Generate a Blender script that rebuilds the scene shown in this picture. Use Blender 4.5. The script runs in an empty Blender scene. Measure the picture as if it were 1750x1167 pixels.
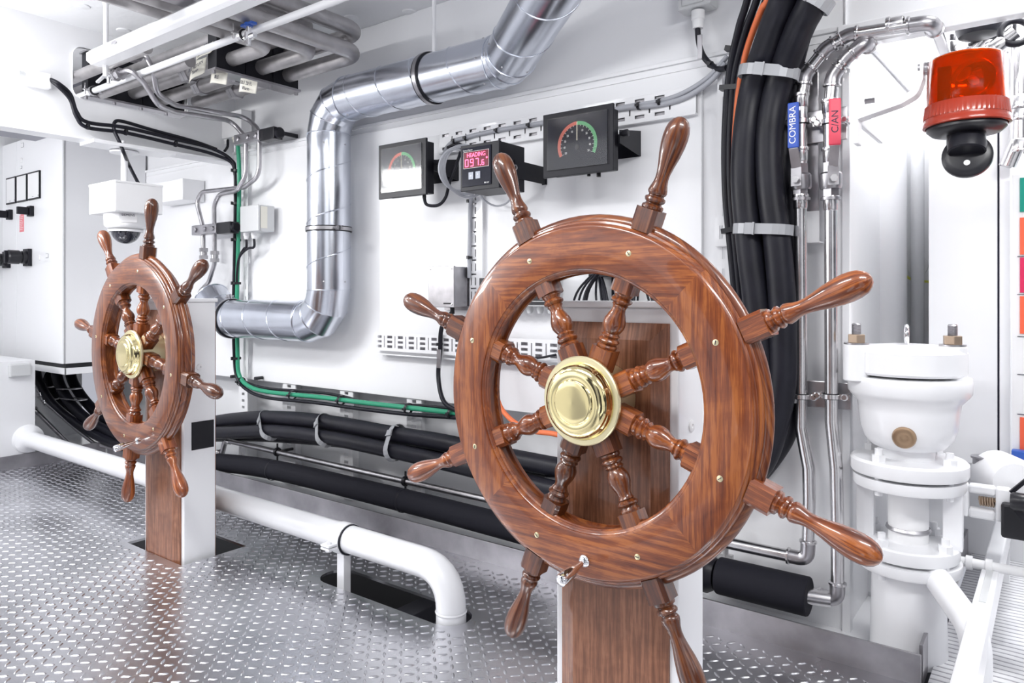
import bpy, bmesh, math, random
import numpy as np
from mathutils import Vector, Matrix
random.seed(4); PI = math.pi
SC = bpy.context.scene; COL = SC.collection
# ------------------------------------------------------------------ camera, world, lights, exposure
BETA = math.radians(37.0); CB, SB = math.cos(BETA), math.sin(BETA)
F, HX, HY, EYE = 1240.0, 875.0, 504.0, 1.28
cd = bpy.data.cameras.new('camera'); cam = bpy.data.objects.new('camera', cd); COL.objects.link(cam)
cam.location = (0, 0, EYE); cam.rotation_euler = (PI/2, 0, BETA)
cd.sensor_width = 36; cd.lens = 36*F/1750; cd.shift_y = -(583.5-HY)/1750; cd.clip_start = .02
SC.camera = cam
w = bpy.data.worlds.new('world'); SC.world = w; w.use_nodes = True
# surroundings beyond the built part: made-up bright and dark patches that give the metals contrast
_nt = w.node_tree; _tc = _nt.nodes.new('ShaderNodeTexCoord'); _mp = _nt.nodes.new('ShaderNodeMapping'); _mp.inputs['Scale'].default_value = (2.2, 2.2, 1.1)
_vo = _nt.nodes.new('ShaderNodeTexVoronoi'); _vo.distance = 'CHEBYCHEV'; _vo.inputs['Scale'].default_value = 1.6; _vo.inputs['Randomness'].default_value = .8
_sp = _nt.nodes.new('ShaderNodeSeparateColor'); _cr = _nt.nodes.new('ShaderNodeValToRGB'); _cr.color_ramp.interpolation = 'CONSTANT'
_e = _cr.color_ramp.elements; _e[0].color = (.05, .05, .065, 1); _e[1].position = .34; _e[1].color = (.45, .46, .52, 1)
_k = _e.new(.58); _k.color = (.95, .96, 1.0, 1); _k = _e.new(.82); _k.color = (1.9, 1.92, 2.0, 1)
_nt.links.new(_tc.outputs['Generated'], _mp.inputs['Vector']); _nt.links.new(_mp.outputs['Vector'], _vo.inputs['Vector']); _nt.links.new(_vo.outputs['Color'], _sp.inputs['Color'])
_nt.links.new(_sp.outputs['Red'], _cr.inputs['Fac']); _nt.links.new(_cr.outputs['Color'], _nt.nodes['Background'].inputs[0])
_nt.nodes['Background'].inputs[1].default_value = .90
def area(name, loc, target, sx, sy, power, col=(1, 1, 1)):
    l = bpy.data.lights.new(name, 'AREA'); l.shape = 'RECTANGLE'; l.size = sx; l.size_y = sy; l.energy = power; l.color = col
    o = bpy.data.objects.new(name, l); COL.objects.link(o); o.location = loc
    o.rotation_euler = (Vector(target)-Vector(loc)).to_track_quat('-Z', 'Y').to_euler(); return o
area('assumed_light_left', (-5.5, -.35, 2.10), (-4.4, 2.4, 2.6), 1.2, .3, 44)  # assumed lamp, unseen; inferred from the gauge glare and the glow at left
area('assumed_light_beam', (-4.52, .90, 2.26), (-4.0, 2.9, 2.15), .95, .26, 15)  # unseen light added near the beam so the left gauge shows glare
area('assumed_light_aft', (-3.6, .5, 2.86), (-3.6, .9, 0), 1.5, .3, 55)  # assumed ceiling lights, this and the next two; none is in view
area('assumed_light_middle', (-1.5, .2, 2.86), (-1.5, .7, 0), 1.5, .3, 42)
area('assumed_light_fore', (.9, 1.0, 2.86), (.1, 2.4, 0.6), 1.4, .3, 48)
area('assumed_light_recess', (.1, 3.3, 2.75), (-.1, 3.7, .6), .8, .5, 44)  # assumed light inside the recess, added to brighten its walls
SC.view_settings.view_transform = 'Standard'; SC.view_settings.look = 'None'
SC.view_settings.gamma = 1; SC.view_settings.use_curve_mapping = False
SC.view_settings.exposure = 0.17

# ------------------------------------------------------------------ geometry helpers
def P(x, y, X=None, Y=None, Z=None, t=None):
    "point of the place seen at photo pixel (x, y) with one world coordinate known"
    cx = (x-HX)/F; d = Vector((cx*CB-SB, cx*SB+CB, (HY-y)/F))
    if X is not None: t = X/d.x
    elif Y is not None: t = Y/d.y
    elif Z is not None: t = (Z-EYE)/d.z
    return Vector((0, 0, EYE))+d*t
def PY(pts, Y): return [P(a, b, Y=Y) for a, b in pts]

class MB:
    def __init__(s): s.v = []; s.f = []; s.uv = []; s.sm = []
    def add(s, vs, fs, grain=None, smooth=False, uvs=None):
        b = len(s.v); vs = [Vector(p) for p in vs]; s.v += vs
        for k, f in enumerate(fs):
            s.f.append([b+i for i in f]); s.sm.append(smooth)
            if uvs is not None: s.uv.append(uvs[k]); continue
            g = (grain(sum((vs[i] for i in f), Vector())/len(f)) if callable(grain) else Vector(grain or (0, 0, 1)))
            n = (vs[f[1]]-vs[f[0]]).cross(vs[f[2]]-vs[f[1]])
            if n.length < 1e-12: n = Vector((0, 1, 0))
            n.normalize(); c = n.cross(g)
            if c.length < .3: c = n.orthogonal()
            c.normalize(); s.uv.append([(vs[i].dot(g), vs[i].dot(c)) for i in f])
        return s
    def box(s, a, b, grain=None):
        x0, y0, z0 = [min(p, q) for p, q in zip(a, b)]; x1, y1, z1 = [max(p, q) for p, q in zip(a, b)]
        v = [(x0,y0,z0),(x1,y0,z0),(x1,y1,z0),(x0,y1,z0),(x0,y0,z1),(x1,y0,z1),(x1,y1,z1),(x0,y1,z1)]
        return s.add(v, [(3,2,1,0),(4,5,6,7),(0,1,5,4),(1,2,6,5),(2,3,7,6),(3,0,4,7)], grain)
    def obox(s, c, ax, ay, az, h, grain=None):
        c = Vector(c); ax, ay, az = [Vector(q).normalized() for q in (ax, ay, az)]
        v = [c+ax*(i*h[0])+ay*(j*h[1])+az*(k*h[2]) for k in (-1, 1) for i, j in ((-1,-1),(1,-1),(1,1),(-1,1))]
        return s.add(v, [(3,2,1,0),(4,5,6,7),(0,1,5,4),(1,2,6,5),(2,3,7,6),(3,0,4,7)], grain or az)
    def bar(s, p, q, w, h, up=(0, 0, 1)):
        p, q = Vector(p), Vector(q); d = (q-p); L = d.length; d.normalize(); up = Vector(up); sx = d.cross(up).normalized(); uz = sx.cross(d)
        return s.obox((p+q)/2, sx, uz, d, (w/2, h/2, L/2), d)
    def prism(s, poly, ext, grain=None):
        n = len(poly); poly = [Vector(p) for p in poly]; e = Vector(ext)
        nn = sum(((poly[i]-poly[0]).cross(poly[(i+1) % n]-poly[0]) for i in range(1, n)), Vector())
        if nn.dot(e) > 0: poly = poly[::-1]
        return s.add(poly+[p+e for p in poly], [tuple(range(n)), tuple(range(2*n-1, n-1, -1))]+[(i, i+n, (i+1) % n+n, (i+1) % n) for i in range(n)], grain)
    def lathe(s, o, ax, prof, n=24, smooth=True, rib=None, caps=True):
        o = Vector(o); ax = Vector(ax).normalized(); e1 = ax.orthogonal().normalized()
        if abs(ax.z) < .99: e1 = ax.cross(Vector((0, 0, 1))).normalized()
        e2 = ax.cross(e1); vs = []; fs = []; uvs = []; rm = max(r for h, r in prof); acc = 0; us = []
        for k, (h, r) in enumerate(prof):
            if k: acc += math.hypot(h-prof[k-1][0], r-prof[k-1][1])
            us.append(h)
            for i in range(n):
                a = 2*PI*i/n; rr = r+(rib if (rib and i % 2) else 0)
                vs.append(o+ax*h+e1*(rr*math.cos(a))+e2*(rr*math.sin(a)))
        for k in range(len(prof)-1):
            for i in range(n):
                j = (i+1) % n; fs.append((k*n+i, k*n+j, (k+1)*n+j, (k+1)*n+i)); v0, v1 = rm*2*PI*i/n, rm*2*PI*(i+1)/n
                uvs.append([(us[k], v0), (us[k], v1), (us[k+1], v1), (us[k+1], v0)])
        if caps:
            if prof[0][1] > 1e-5: fs.append(tuple(range(n))[::-1]); uvs.append([(math.cos(i)*.01, math.sin(i)*.01) for i in range(n)])
            if prof[-1][1] > 1e-5: m = (len(prof)-1)*n; fs.append(tuple(range(m, m+n))); uvs.append([(math.cos(i)*.01, math.sin(i)*.01) for i in range(n)])
        return s.add(vs, fs, smooth=smooth, uvs=uvs)
    def cyl(s, p, q, r, n=20, r2=None):
        p, q = Vector(p), Vector(q); return s.lathe(p, q-p, [(0, r), ((q-p).length, r if r2 is None else r2)], n)
    def tube(s, pts, r, n=12, fil=None, caps=True):
        pts = [Vector(p) for p in pts]
        if fil: pts = fillet(pts, fil)
        T = []
        for i in range(len(pts)):
            a = pts[max(i-1, 0)]; b = pts[min(i+1, len(pts)-1)]; T.append((b-a).normalized())
        e = T[0].orthogonal().normalized(); vs = []; fs = []; uvs = []; L = 0; ls = []
        for i, p in enumerate(pts):
            if i: e = (e-T[i]*e.dot(T[i])).normalized(); L += (p-pts[i-1]).length
            ls.append(L); b = T[i].cross(e); rr = r(L) if callable(r) else r
            for k in range(n): a = 2*PI*k/n; vs.append(p+e*(rr*math.cos(a))+b*(rr*math.sin(a)))
        for i in range(len(pts)-1):
            for k in range(n):
                j = (k+1) % n; fs.append((i*n+k, i*n+j, (i+1)*n+j, (i+1)*n+k)); uvs.append([(ls[i], k*.01), (ls[i], k*.01+.01), (ls[i+1], k*.01+.01), (ls[i+1], k*.01)])
        if caps:
            m = (len(pts)-1)*n; fs += [tuple(range(n))[::-1], tuple(range(m, m+n))]; uvs += [[(0, 0)]*n, [(0, 0)]*n]
        return s.add(vs, fs, smooth=True, uvs=uvs)
    def torus(s, c, ax, R, r, n=32, m=10, sy=1.0):
        c = Vector(c); ax = Vector(ax).normalized(); e1 = ax.orthogonal().normalized(); e2 = ax.cross(e1); vs = []; fs = []
        for i in range(n):
            a = 2*PI*i/n; d = e1*math.cos(a)+e2*math.sin(a)
            for k in range(m): b = 2*PI*k/m; vs.append(c+d*(R+r*math.cos(b))+ax*(r*sy*math.sin(b)))
        for i in range(n):
            for k in range(m): j, l = (i+1) % n, (k+1) % m; fs.append((i*m+k, j*m+k, j*m+l, i*m+l))
        return s.add(vs, fs, smooth=True)
    def build(s, name, mat, parent=None, bevel=0, seg=2, solid=0, **kw):
        org = parent['_o'] if parent is not None and '_o' in parent else None
        if org is None:
            if parent is None and s.v:
                xs = [v.x for v in s.v]; ys = [v.y for v in s.v]; zs = [v.z for v in s.v]
                org = Vector(((min(xs)+max(xs))/2, (min(ys)+max(ys))/2, min(zs)))
            else: org = Vector((0, 0, 0))
        org = Vector(org)
        me = bpy.data.meshes.new(name); me.from_pydata([v-org for v in s.v], [], s.f)
        uvl = me.uv_layers.new(name='grain'); flat = [c for f in s.uv for uvp in f for c in uvp]; uvl.data.foreach_set('uv', flat)
        me.polygons.foreach_set('use_smooth', s.sm); me.update()
        if any(s.sm): me.set_sharp_from_angle(angle=math.radians(38))
        me.materials.append(mat); o = bpy.data.objects.new(name, me); COL.objects.link(o)
        if parent is None: o.location = org
        else: o.parent = parent
        if org is not None and parent is not None and '_o' in parent: o['_o'] = parent['_o']
        if parent is None: o['_o'] = tuple(org)
        if solid: m = o.modifiers.new('thickness', 'SOLIDIFY'); m.thickness = solid; m.offset = 0
        if bevel: m = o.modifiers.new('bevel', 'BEVEL'); m.width = bevel; m.segments = seg; m.limit_method = 'ANGLE'; m.angle_limit = math.radians(50)
        for k, v in kw.items(): o[k] = v
        return o
def fillet(pts, r, n=7):
    out = [pts[0]]
    for i in range(1, len(pts)-1):
        a, b, c = pts[i-1], pts[i], pts[i+1]; u = (a-b); v = (c-b); lu, lv = u.length, v.length
        if lu < 1e-6 or lv < 1e-6: continue
        u /= lu; v /= lv; ang = u.angle(v)
        if ang > PI-.02: out.append(b); continue
        d = min(r/math.tan(ang/2), lu*.48, lv*.48); p, q = b+u*d, b+v*d
        for k in range(n+1):
            t = k/n; out.append(p*(1-t)**2+b*2*t*(1-t)+q*t*t)
    out.append(pts[-1]); return out
def spline(pts, n=8):
    pts = [Vector(p) for p in pts]; out = []
    for i in range(len(pts)-1):
        p0 = pts[max(i-1, 0)]; p1 = pts[i]; p2 = pts[i+1]; p3 = pts[min(i+2, len(pts)-1)]
        for k in range(n):
            t = k/n; out.append(.5*((2*p1)+(p2-p0)*t+(2*p0-5*p1+4*p2-p3)*t*t+(3*p1-p0-3*p2+p3)*t**3))
    return out+[pts[-1]]
def tag(o, label, cat, group=None):
    o['label'] = label; o['category'] = cat
    if group: o['group'] = group
    return o
def thing(name, label, cat, loc=(0, 0, 0), group=None, rotz=0, local=False):
    o = bpy.data.objects.new(name, None); COL.objects.link(o); o.location = loc; o.rotation_euler = (0, 0, rotz); o.empty_display_size = .05
    if not local: o['_o'] = tuple(loc)
    return tag(o, label, cat, group)
def struct(name, mb, mat, **kw):
    o = mb.build(name, mat, **kw); o['kind'] = 'structure'; return o
def copy_tree(o, parent=None):
    c = o.copy(); COL.objects.link(c)
    if parent is not None: c.parent = parent
    for ch in list(o.children): copy_tree(ch, c)
    return c
def text(name, body, size, origin, right, up, mat, parent, depth=.0006, align='CENTER', sx=1.0):
    cu = bpy.data.curves.new(name, 'FONT'); cu.body = body; cu.size = size; cu.extrude = depth; cu.align_x = align; cu.align_y = 'CENTER'
    to = bpy.data.objects.new(name, cu); COL.objects.link(to); dg = bpy.context.evaluated_depsgraph_get()
    me = bpy.data.meshes.new_from_object(to.evaluated_get(dg)); bpy.data.objects.remove(to)
    right = Vector(right).normalized(); up = Vector(up).normalized(); n = right.cross(up); org = Vector(parent['_o']) if '_o' in parent else Vector()
    M = Matrix.Translation(Vector(origin)-org) @ Matrix((right, up, n)).transposed().to_4x4() @ Matrix.Diagonal((sx, 1, 1, 1))
    me.transform(M); me.materials.clear(); me.materials.append(mat)
    o = bpy.data.objects.new(name, me); COL.objects.link(o); o.parent = parent
    if '_o' in parent: o['_o'] = parent['_o']
    return o

# ------------------------------------------------------------------ materials
def mat(name, col, rough=.5, metal=0, coat=0, bump=None, var=None, emit=None, trans=0, ior=1.45, aniso=0, spec=.5, alpha=1):
    m = bpy.data.materials.new(name); m.use_nodes = True; nt = m.node_tree; b = nt.nodes['Principled BSDF']
    b.inputs['Base Color'].default_value = (*col, 1); b.inputs['Roughness'].default_value = rough; b.inputs['Metallic'].default_value = metal
    b.inputs['Coat Weight'].default_value = coat; b.inputs['Coat Roughness'].default_value = .06; b.inputs['Transmission Weight'].default_value = trans
    b.inputs['IOR'].default_value = ior; b.inputs['Specular IOR Level'].default_value = spec
    if emit: b.inputs['Emission Color'].default_value = (*emit[0], 1); b.inputs['Emission Strength'].default_value = emit[1]
    tc = nt.nodes.new('ShaderNodeTexCoord')
    if var:   # (scale, amount) gentle mottling of the surface colour
        n = nt.nodes.new('ShaderNodeTexNoise'); n.inputs['Scale'].default_value = var[0]; n.inputs['Detail'].default_value = 5
        nt.links.new(tc.outputs['Object'], n.inputs['Vector']); r = nt.nodes.new('ShaderNodeValToRGB')
        r.color_ramp.elements[0].position = .3; r.color_ramp.elements[1].position = .7
        r.color_ramp.elements[0].color = tuple(c*(1-var[1]) for c in col)+(1,); r.color_ramp.elements[1].color = tuple(min(1, c*(1+var[1])) for c in col)+(1,)
        nt.links.new(n.outputs['Fac'], r.inputs['Fac']); nt.links.new(r.outputs['Color'], b.inputs['Base Color'])
        if len(var) > 2:
            mr = nt.nodes.new('ShaderNodeMapRange'); mr.inputs['To Min'].default_value = max(0, rough-var[2]); mr.inputs['To Max'].default_value = rough+var[2]
            nt.links.new(n.outputs['Fac'], mr.inputs['Value']); nt.links.new(mr.outputs['Result'], b.inputs['Roughness'])
    if bump:
        n = nt.nodes.new('ShaderNodeTexNoise'); n.inputs['Scale'].default_value = bump[0]; n.inputs['Detail'].default_value = 4
        nt.links.new(tc.outputs['Object'], n.inputs['Vector']); bp = nt.nodes.new('ShaderNodeBump'); bp.inputs['Strength'].default_value = bump[1]
        bp.inputs['Distance'].default_value = bump[2] if len(bump) > 2 else .002
        nt.links.new(n.outputs['Fac'], bp.inputs['Height']); nt.links.new(bp.outputs['Normal'], b.inputs['Normal'])
    return m
def wood(name, dark, mid, light, coat=1.0, rough=.32, freq=1.0, varo=.22):
    m = bpy.data.materials.new(name); m.use_nodes = True; nt = m.node_tree; b = nt.nodes['Principled BSDF']; L = nt.links.new
    uv = nt.nodes.new('ShaderNodeUVMap'); uv.uv_map = 'grain'; oi = nt.nodes.new('ShaderNodeObjectInfo')
    off = nt.nodes.new('ShaderNodeVectorMath'); off.operation = 'SCALE'; off.inputs[0].default_value = (7.3, 3.1, 5.7); L(oi.outputs['Random'], off.inputs['Scale'])
    ad = nt.nodes.new('ShaderNodeVectorMath'); L(uv.outputs['UV'], ad.inputs[0]); L(off.outputs['Vector'], ad.inputs[1])
    def layer(su, sv, det, dist=0):
        mp = nt.nodes.new('ShaderNodeMapping'); mp.inputs['Scale'].default_value = (su*freq, sv*freq, 1); L(ad.outputs['Vector'], mp.inputs['Vector'])
        n = nt.nodes.new('ShaderNodeTexNoise'); n.inputs['Scale'].default_value = 1; n.inputs['Detail'].default_value = det; n.inputs['Distortion'].default_value = dist
        L(mp.outputs['Vector'], n.inputs['Vector']); return n.outputs['Fac']
    a = layer(5.0, 95, 5, .3); c = layer(30, 700, 2); d = layer(11, 9, 3, 1.2)
    m1 = nt.nodes.new('ShaderNodeMath'); m1.operation = 'MULTIPLY_ADD'; L(c, m1.inputs[0]); m1.inputs[1].default_value = .38; L(a, m1.inputs[2])
    m2 = nt.nodes.new('ShaderNodeMath'); m2.operation = 'MULTIPLY_ADD'; L(d, m2.inputs[0]); m2.inputs[1].default_value = .34; L(m1.outputs[0], m2.inputs[2])
    r = nt.nodes.new('ShaderNodeValToRGB'); e = r.color_ramp.elements; e[0].position = .60; e[0].color = (*dark, 1); e[1].position = 1.1 if False else 1.0; e[1].color = (*light, 1)
    k = e.new(.84); k.color = (*mid, 1); L(m2.outputs[0], r.inputs['Fac'])
    hv = nt.nodes.new('ShaderNodeHueSaturation'); L(r.outputs['Color'], hv.inputs['Color'])
    mr = nt.nodes.new('ShaderNodeMapRange'); mr.inputs['To Min'].default_value = 1-varo; mr.inputs['To Max'].default_value = 1+varo; L(oi.outputs['Random'], mr.inputs['Value']); L(mr.outputs['Result'], hv.inputs['Value'])
    L(hv.outputs['Color'], b.inputs['Base Color']); b.inputs['Roughness'].default_value = rough; b.inputs['Coat Weight'].default_value = coat; b.inputs['Coat Roughness'].default_value = .05
    return m
M = {}
M['white'] = mat('white_gloss_paint', (.86, .865, .885), .28, coat=.3, bump=(6, .12, .004))
M['wall'] = mat('white_wall_paint', (.84, .845, .865), .36, bump=(2.2, .12, .01))
M['ceil'] = mat('white_ceiling_lining', (.84, .85, .87), .5, bump=(3, .5, .03))
M['plast'] = mat('white_plastic', (.84, .84, .85), .35)
M['greyplast'] = mat('light_grey_plastic', (.60, .61, .62), .4)
M['cut'] = mat('steel_plate_tread', (.66, .66, .69), .27, 1.0, var=(2.5, .14, .10), bump=(40, .08, .001))
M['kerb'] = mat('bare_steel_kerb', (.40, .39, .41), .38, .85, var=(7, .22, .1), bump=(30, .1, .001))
M['stain'] = mat('stainless_tube', (.66, .65, .66), .25, 1.0, var=(14, .08, .06))
M['stain2'] = mat('brushed_stainless', (.46, .45, .47), .34, 1.0, var=(20, .12, .08))
M['greypipe'] = mat('dull_steel_pipe', (.47, .455, .46), .42, .8, var=(12, .14, .08))
M['galv'] = mat('galvanised_sheet', (.70, .73, .80), .24, 1.0, var=(7, .06, .03))
M['chrome'] = mat('chrome', (.85, .85, .86), .06, 1.0)
M['brass'] = mat('polished_brass', (.86, .74, .40), .11, 1.0, bump=(30, .04, .001))
M['brasssat'] = mat('satin_brass', (.80, .72, .46), .35, .9)
M['bronze'] = mat('bronze_plug', (.45, .31, .20), .35, .9)
M['nut'] = mat('zinc_brown_nut', (.47, .36, .27), .4, .8)
M['rub'] = mat('black_rubber_hose', (.010, .010, .016), .42, bump=(60, .12, .002), var=(9, .3, .08), spec=.35)
M['foam'] = mat('black_foam_insulation', (.013, .013, .019), .75, spec=.25, bump=(120, .25, .002))
M['blk'] = mat('black_plastic', (.014, .014, .018), .33)
M['blkm'] = mat('black_powder_coat', (.010, .010, .015), .42, spec=.35, bump=(180, .08, .0006))
M['face'] = mat('dark_display_face', (.010, .011, .022), .15, spec=.25)
M['graycab'] = mat('grey_cable_sheath', (.40, .41, .45), .45)
M['green'] = mat('green_cable_sheath', (.03, .30, .17), .4)
M['orange'] = mat('orange_cable_sheath', (.80, .19, .07), .45)
M['strap'] = mat('grey_strap', (.40, .41, .43), .4, .2)
M['redh'] = mat('red_vinyl_grip', (.80, .07, .12), .4); M['blueh'] = mat('blue_vinyl_grip', (.04, .10, .46), .4)
M['bluep'] = mat('blue_enamel', (.03, .10, .42), .4); M['ink'] = mat('dark_ink', (.03, .03, .06), .6); M['wink'] = mat('white_ink', (.85, .85, .85), .5)
M['paper'] = mat('cream_paper_tag', (.78, .76, .68), .8); M['dimw'] = mat('grey_button', (.40, .43, .50), .35)
M['redarc'] = mat('red_scale_print', (.80, .20, .14), .5); M['grnarc'] = mat('green_scale_print', (.20, .58, .27), .5)
M['led'] = mat('red_led', (.5, .02, .06), .4, emit=((1, .10, .22), 3.2)); M['ledbg'] = mat('red_led_window', (.10, .004, .015), .2, emit=((.5, .0, .06), .12))
M['needle'] = mat('cream_needle', (.80, .78, .62), .5)
M['orl'] = mat('orange_red_sign', (.85, .13, .06), .5); M['gsl'] = mat('teal_sign', (.0, .27, .20), .5); M['crl'] = mat('crimson_sign', (.65, .02, .10), .5)
M['pinkp'] = mat('pale_red_notice', (.80, .25, .28), .6)
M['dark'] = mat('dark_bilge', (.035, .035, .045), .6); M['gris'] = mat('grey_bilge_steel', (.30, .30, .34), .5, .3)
M['amber'] = mat('amber_lens', (.66, .075, .005), .10, trans=.80, ior=1.08, coat=0)
M['amberb'] = mat('amber_ribbed_collar', (.42, .045, .02), .25, trans=.15, ior=1.4, coat=.3)
M['glass'] = mat('clear_glass', (1, 1, 1), .06, trans=1, ior=1.33)
M['smoke'] = mat('smoked_dome', (.02, .02, .03), .03, coat=1)
M['yel'] = mat('yellow_green_wire', (.70, .72, .12), .5)
M['mahog'] = wood('varnished_mahogany', (.075, .013, .003), (.175, .040, .008), (.30, .090, .020), coat=.55)
M['mahogl'] = wood('varnished_mahogany_turned', (.050, .009, .002), (.150, .034, .007), (.28, .082, .018), varo=.55, coat=.75)
M['teak'] = wood('oiled_teak_board', (.13, .046, .022), (.22, .085, .042), (.33, .14, .075), coat=.25, rough=.42, freq=1.3, varo=.06)

# ------------------------------------------------------------------ room shell
YW, ZC, LEDGE = 3.0, 2.92, 2.31
XL = -6.15; XR = -.66; CX0 = -.36; KY = 2.70   # left bulkhead, end of the shell wall, corner of the deck kerb
SLOT = (P(575, 987, Z=0), P(775, 1051, Z=0))    # slot the white pipe drops through
def cutter(poly):
    mb = MB(); mb.prism([(p[0], p[1], -.1) for p in poly], (0, 0, .2)); o = mb.build('cut', M['dark']); o.location = (0, 0, 0)
    o.data.transform(Matrix.Translation(Vector(o['_o']))); return o
ps = (-3.60, 1.90)    # second pedestal's foot centre (see below)
h_ped = [(-3.85, 1.80), (-3.31, 1.80), (-3.31, 2.14), (-3.85, 2.14)]
sa, sb = SLOT; sy = (sa.y+sb.y)/2; hw = .085
slotpoly = [(sa.x-hw*math.sin(PI*k/8), sy-hw*math.cos(PI*k/8)) for k in range(9)]+[(sb.x+hw*math.sin(PI*k/8), sy+hw*math.cos(PI*k/8)) for k in range(9)]
fx0, fx1, fy0, fy1 = XL, CX0, -1.2, KY
fm = MB(); fm.box((fx0, fy0, -.012), (fx1, fy1, 0)); fo = fm.build('plate', M['cut'])
fo.data.transform(Matrix.Translation(Vector(fo['_o']))); fo.location = (0, 0, 0)
cuts = [cutter(h_ped), cutter(slotpoly)]
for c in cuts: md = fo.modifiers.new('b', 'BOOLEAN'); md.operation = 'DIFFERENCE'; md.object = c; md.solver = 'EXACT'
me = bpy.data.meshes.new_from_object(fo.evaluated_get(bpy.context.evaluated_depsgraph_get()))
pv = [tuple(v.co) for v in me.vertices]; pf = [tuple(p.vertices) for p in me.polygons]
for c in cuts+[fo]: bpy.data.objects.remove(c)
def inside(x, y):
    if h_ped[0][0]-.02 < x < h_ped[1][0]+.02 and h_ped[0][1]-.02 < y < h_ped[2][1]+.02: return True
    if sa.x-hw-.02 < x < sb.x+hw+.02 and abs(y-sy) < hw+.018: return True
    return False
A0 = .0415; lug_o = [(math.cos(2*PI*k/8), math.sin(2*PI*k/8)) for k in range(8)]
lv = []; lf = []; i = 0; nb = len(pv)
nx = int((fx1-fx0)/A0); ny = int((fy1-fy0)/A0)
for ix in range(1, nx):
    for iy in range(1, ny):
        x = fx0+ix*A0; y = fy0+iy*A0
        fw = -x*SB+y*CB; rt = x*CB+y*SB
        if fw < 1.9 or abs(rt) > .74*fw+.1 or inside(x, y): continue
        a = PI/4 if (ix+iy) % 2 else -PI/4; ca, sn = math.cos(a), math.sin(a); b = nb+len(lv)
        for (L, W, z) in ((.0190, .0060, .0), (.0140, .0018, .0034)):
            for (p, q) in lug_o: u = p*L; v = q*W; lv.append((x+u*ca-v*sn, y+u*sn+v*ca, z))
        for k in range(8): j = (k+1) % 8; lf.append((b+k, b+j, b+8+j, b+8+k))
        lf.append(tuple(range(b+8, b+16)))
me = bpy.data.meshes.new('floor'); me.from_pydata(pv+lv, [], pf+lf)
me.polygons.foreach_set('use_smooth', [False]*len(pf)+[True]*len(lf)); me.materials.append(M['cut'])
fl = bpy.data.objects.new('floor', me); COL.objects.link(fl); fl['kind'] = 'structure'
# bilge under the plates, seen through the cut-outs
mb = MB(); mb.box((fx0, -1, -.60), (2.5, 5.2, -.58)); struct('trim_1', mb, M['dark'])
mb = MB()
for k, x in enumerate((sa.x+.12, sa.x+.36)): mb.box((x, sy-.5, -.30), (x+.11, sy+.5, -.20))
struct('trim_2', mb, M['gris'])
# deck kerb
mb = MB(); mb.box((XL+.04, KY, -.02), (CX0, KY+.012, .10)); mb.box((CX0-.012, KY+.05, -.02), (CX0, 5.2, .115)); struct('baseboard_back', mb, M['kerb'], bevel=.002)
mb = MB(); mb.box((XL, -1.2, -.02), (XL+.012, KY, .10)); struct('baseboard_left', mb, M['kerb'])
mb = MB(); mb.box((XL, KY+.012, -.03), (CX0-.012, 5.2, -.01)); mb.box((-7.3, 2.2, -.03), (XL, 5.2, -.01)); struct('trim_3', mb, M['white'])
# shell wall: recessed foot below z=.68, plate above, ledge, upper strake
mb = MB(); mb.box((-7.3, YW, .68), (XR, YW+.05, LEDGE)); mb.box((-7.3, YW+.015, LEDGE), (.9, YW+.05, ZC))
mb.box((-7.3, YW+.16, -.03), (-1.25, YW+.2, .70)); mb.box((-7.3, YW+.02, .68), (-1.25, YW+.2, .70)); mb.box((-1.25, YW-.0008, -.03), (XR, YW+.2, .72))
struct('wall_back', mb, M['wall'], bevel=.003)
mb = MB(); mb.box((-7.3, YW-.012, LEDGE-.012), (.9, YW+.02, LEDGE+.006)); mb.box((-7.3, YW-.005, LEDGE-.045), (.9, YW+.02, LEDGE-.04)); struct('trim_4', mb, M['wall'], bevel=.002)
mb = MB(); mb.box((XR-.02, YW-.02, 2.228), (1.6, YW+.04, LEDGE+.002)); struct('trim_5', mb, M['white'], bevel=.004)
mb = MB(); mb.box((-7.3, -1.2, ZC), (2.5, 5.2, ZC+.05)); struct('ceiling', mb, M['ceil'])
mb = MB(); mb.box((-7.3, -1.2, -.03), (XL, 2.20, .79)); mb.box((-7.35, -1.2, -.03), (-7.3, YW, ZC)); struct('wall_left', mb, M['wall'])
# hull frames behind the lower pipes
for k, (xa, xb) in enumerate(((410, 425), (485, 507), (583, 605), (697, 722))):
    a = P(xa, 700, Y=3.02); b = P(xb, 700, Y=3.02); mb = MB(); us = [a.x, a.x+(b.x-a.x)*.35, a.x+(b.x-a.x)*.65, b.x]; z = .02
    mb.box((us[0], 3.01, 0), (us[1], 3.02, .68)); mb.box((us[2], 3.01, 0), (us[3], 3.02, .68)); mb.box((us[0], 3.02, 0), (us[0]+.006, 3.16, .68)); z = 0
    while z < .68: mb.box((us[1], 3.01, z), (us[2], 3.02, z+.030)); z += .048
    o = mb.build('perforated_upright', M['white'], bevel=.001)
    tag(o, ['white perforated upright just right of the left pedestal, on the green cable line', 'white perforated upright behind the black hoses, second from the left', 'white perforated upright behind the black hoses, under the bottom elbow of the duct', 'white perforated upright behind the black hoses, below the left end of the slotted tray'][k], 'bracket', 'perforated uprights behind the floor hoses')
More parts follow.
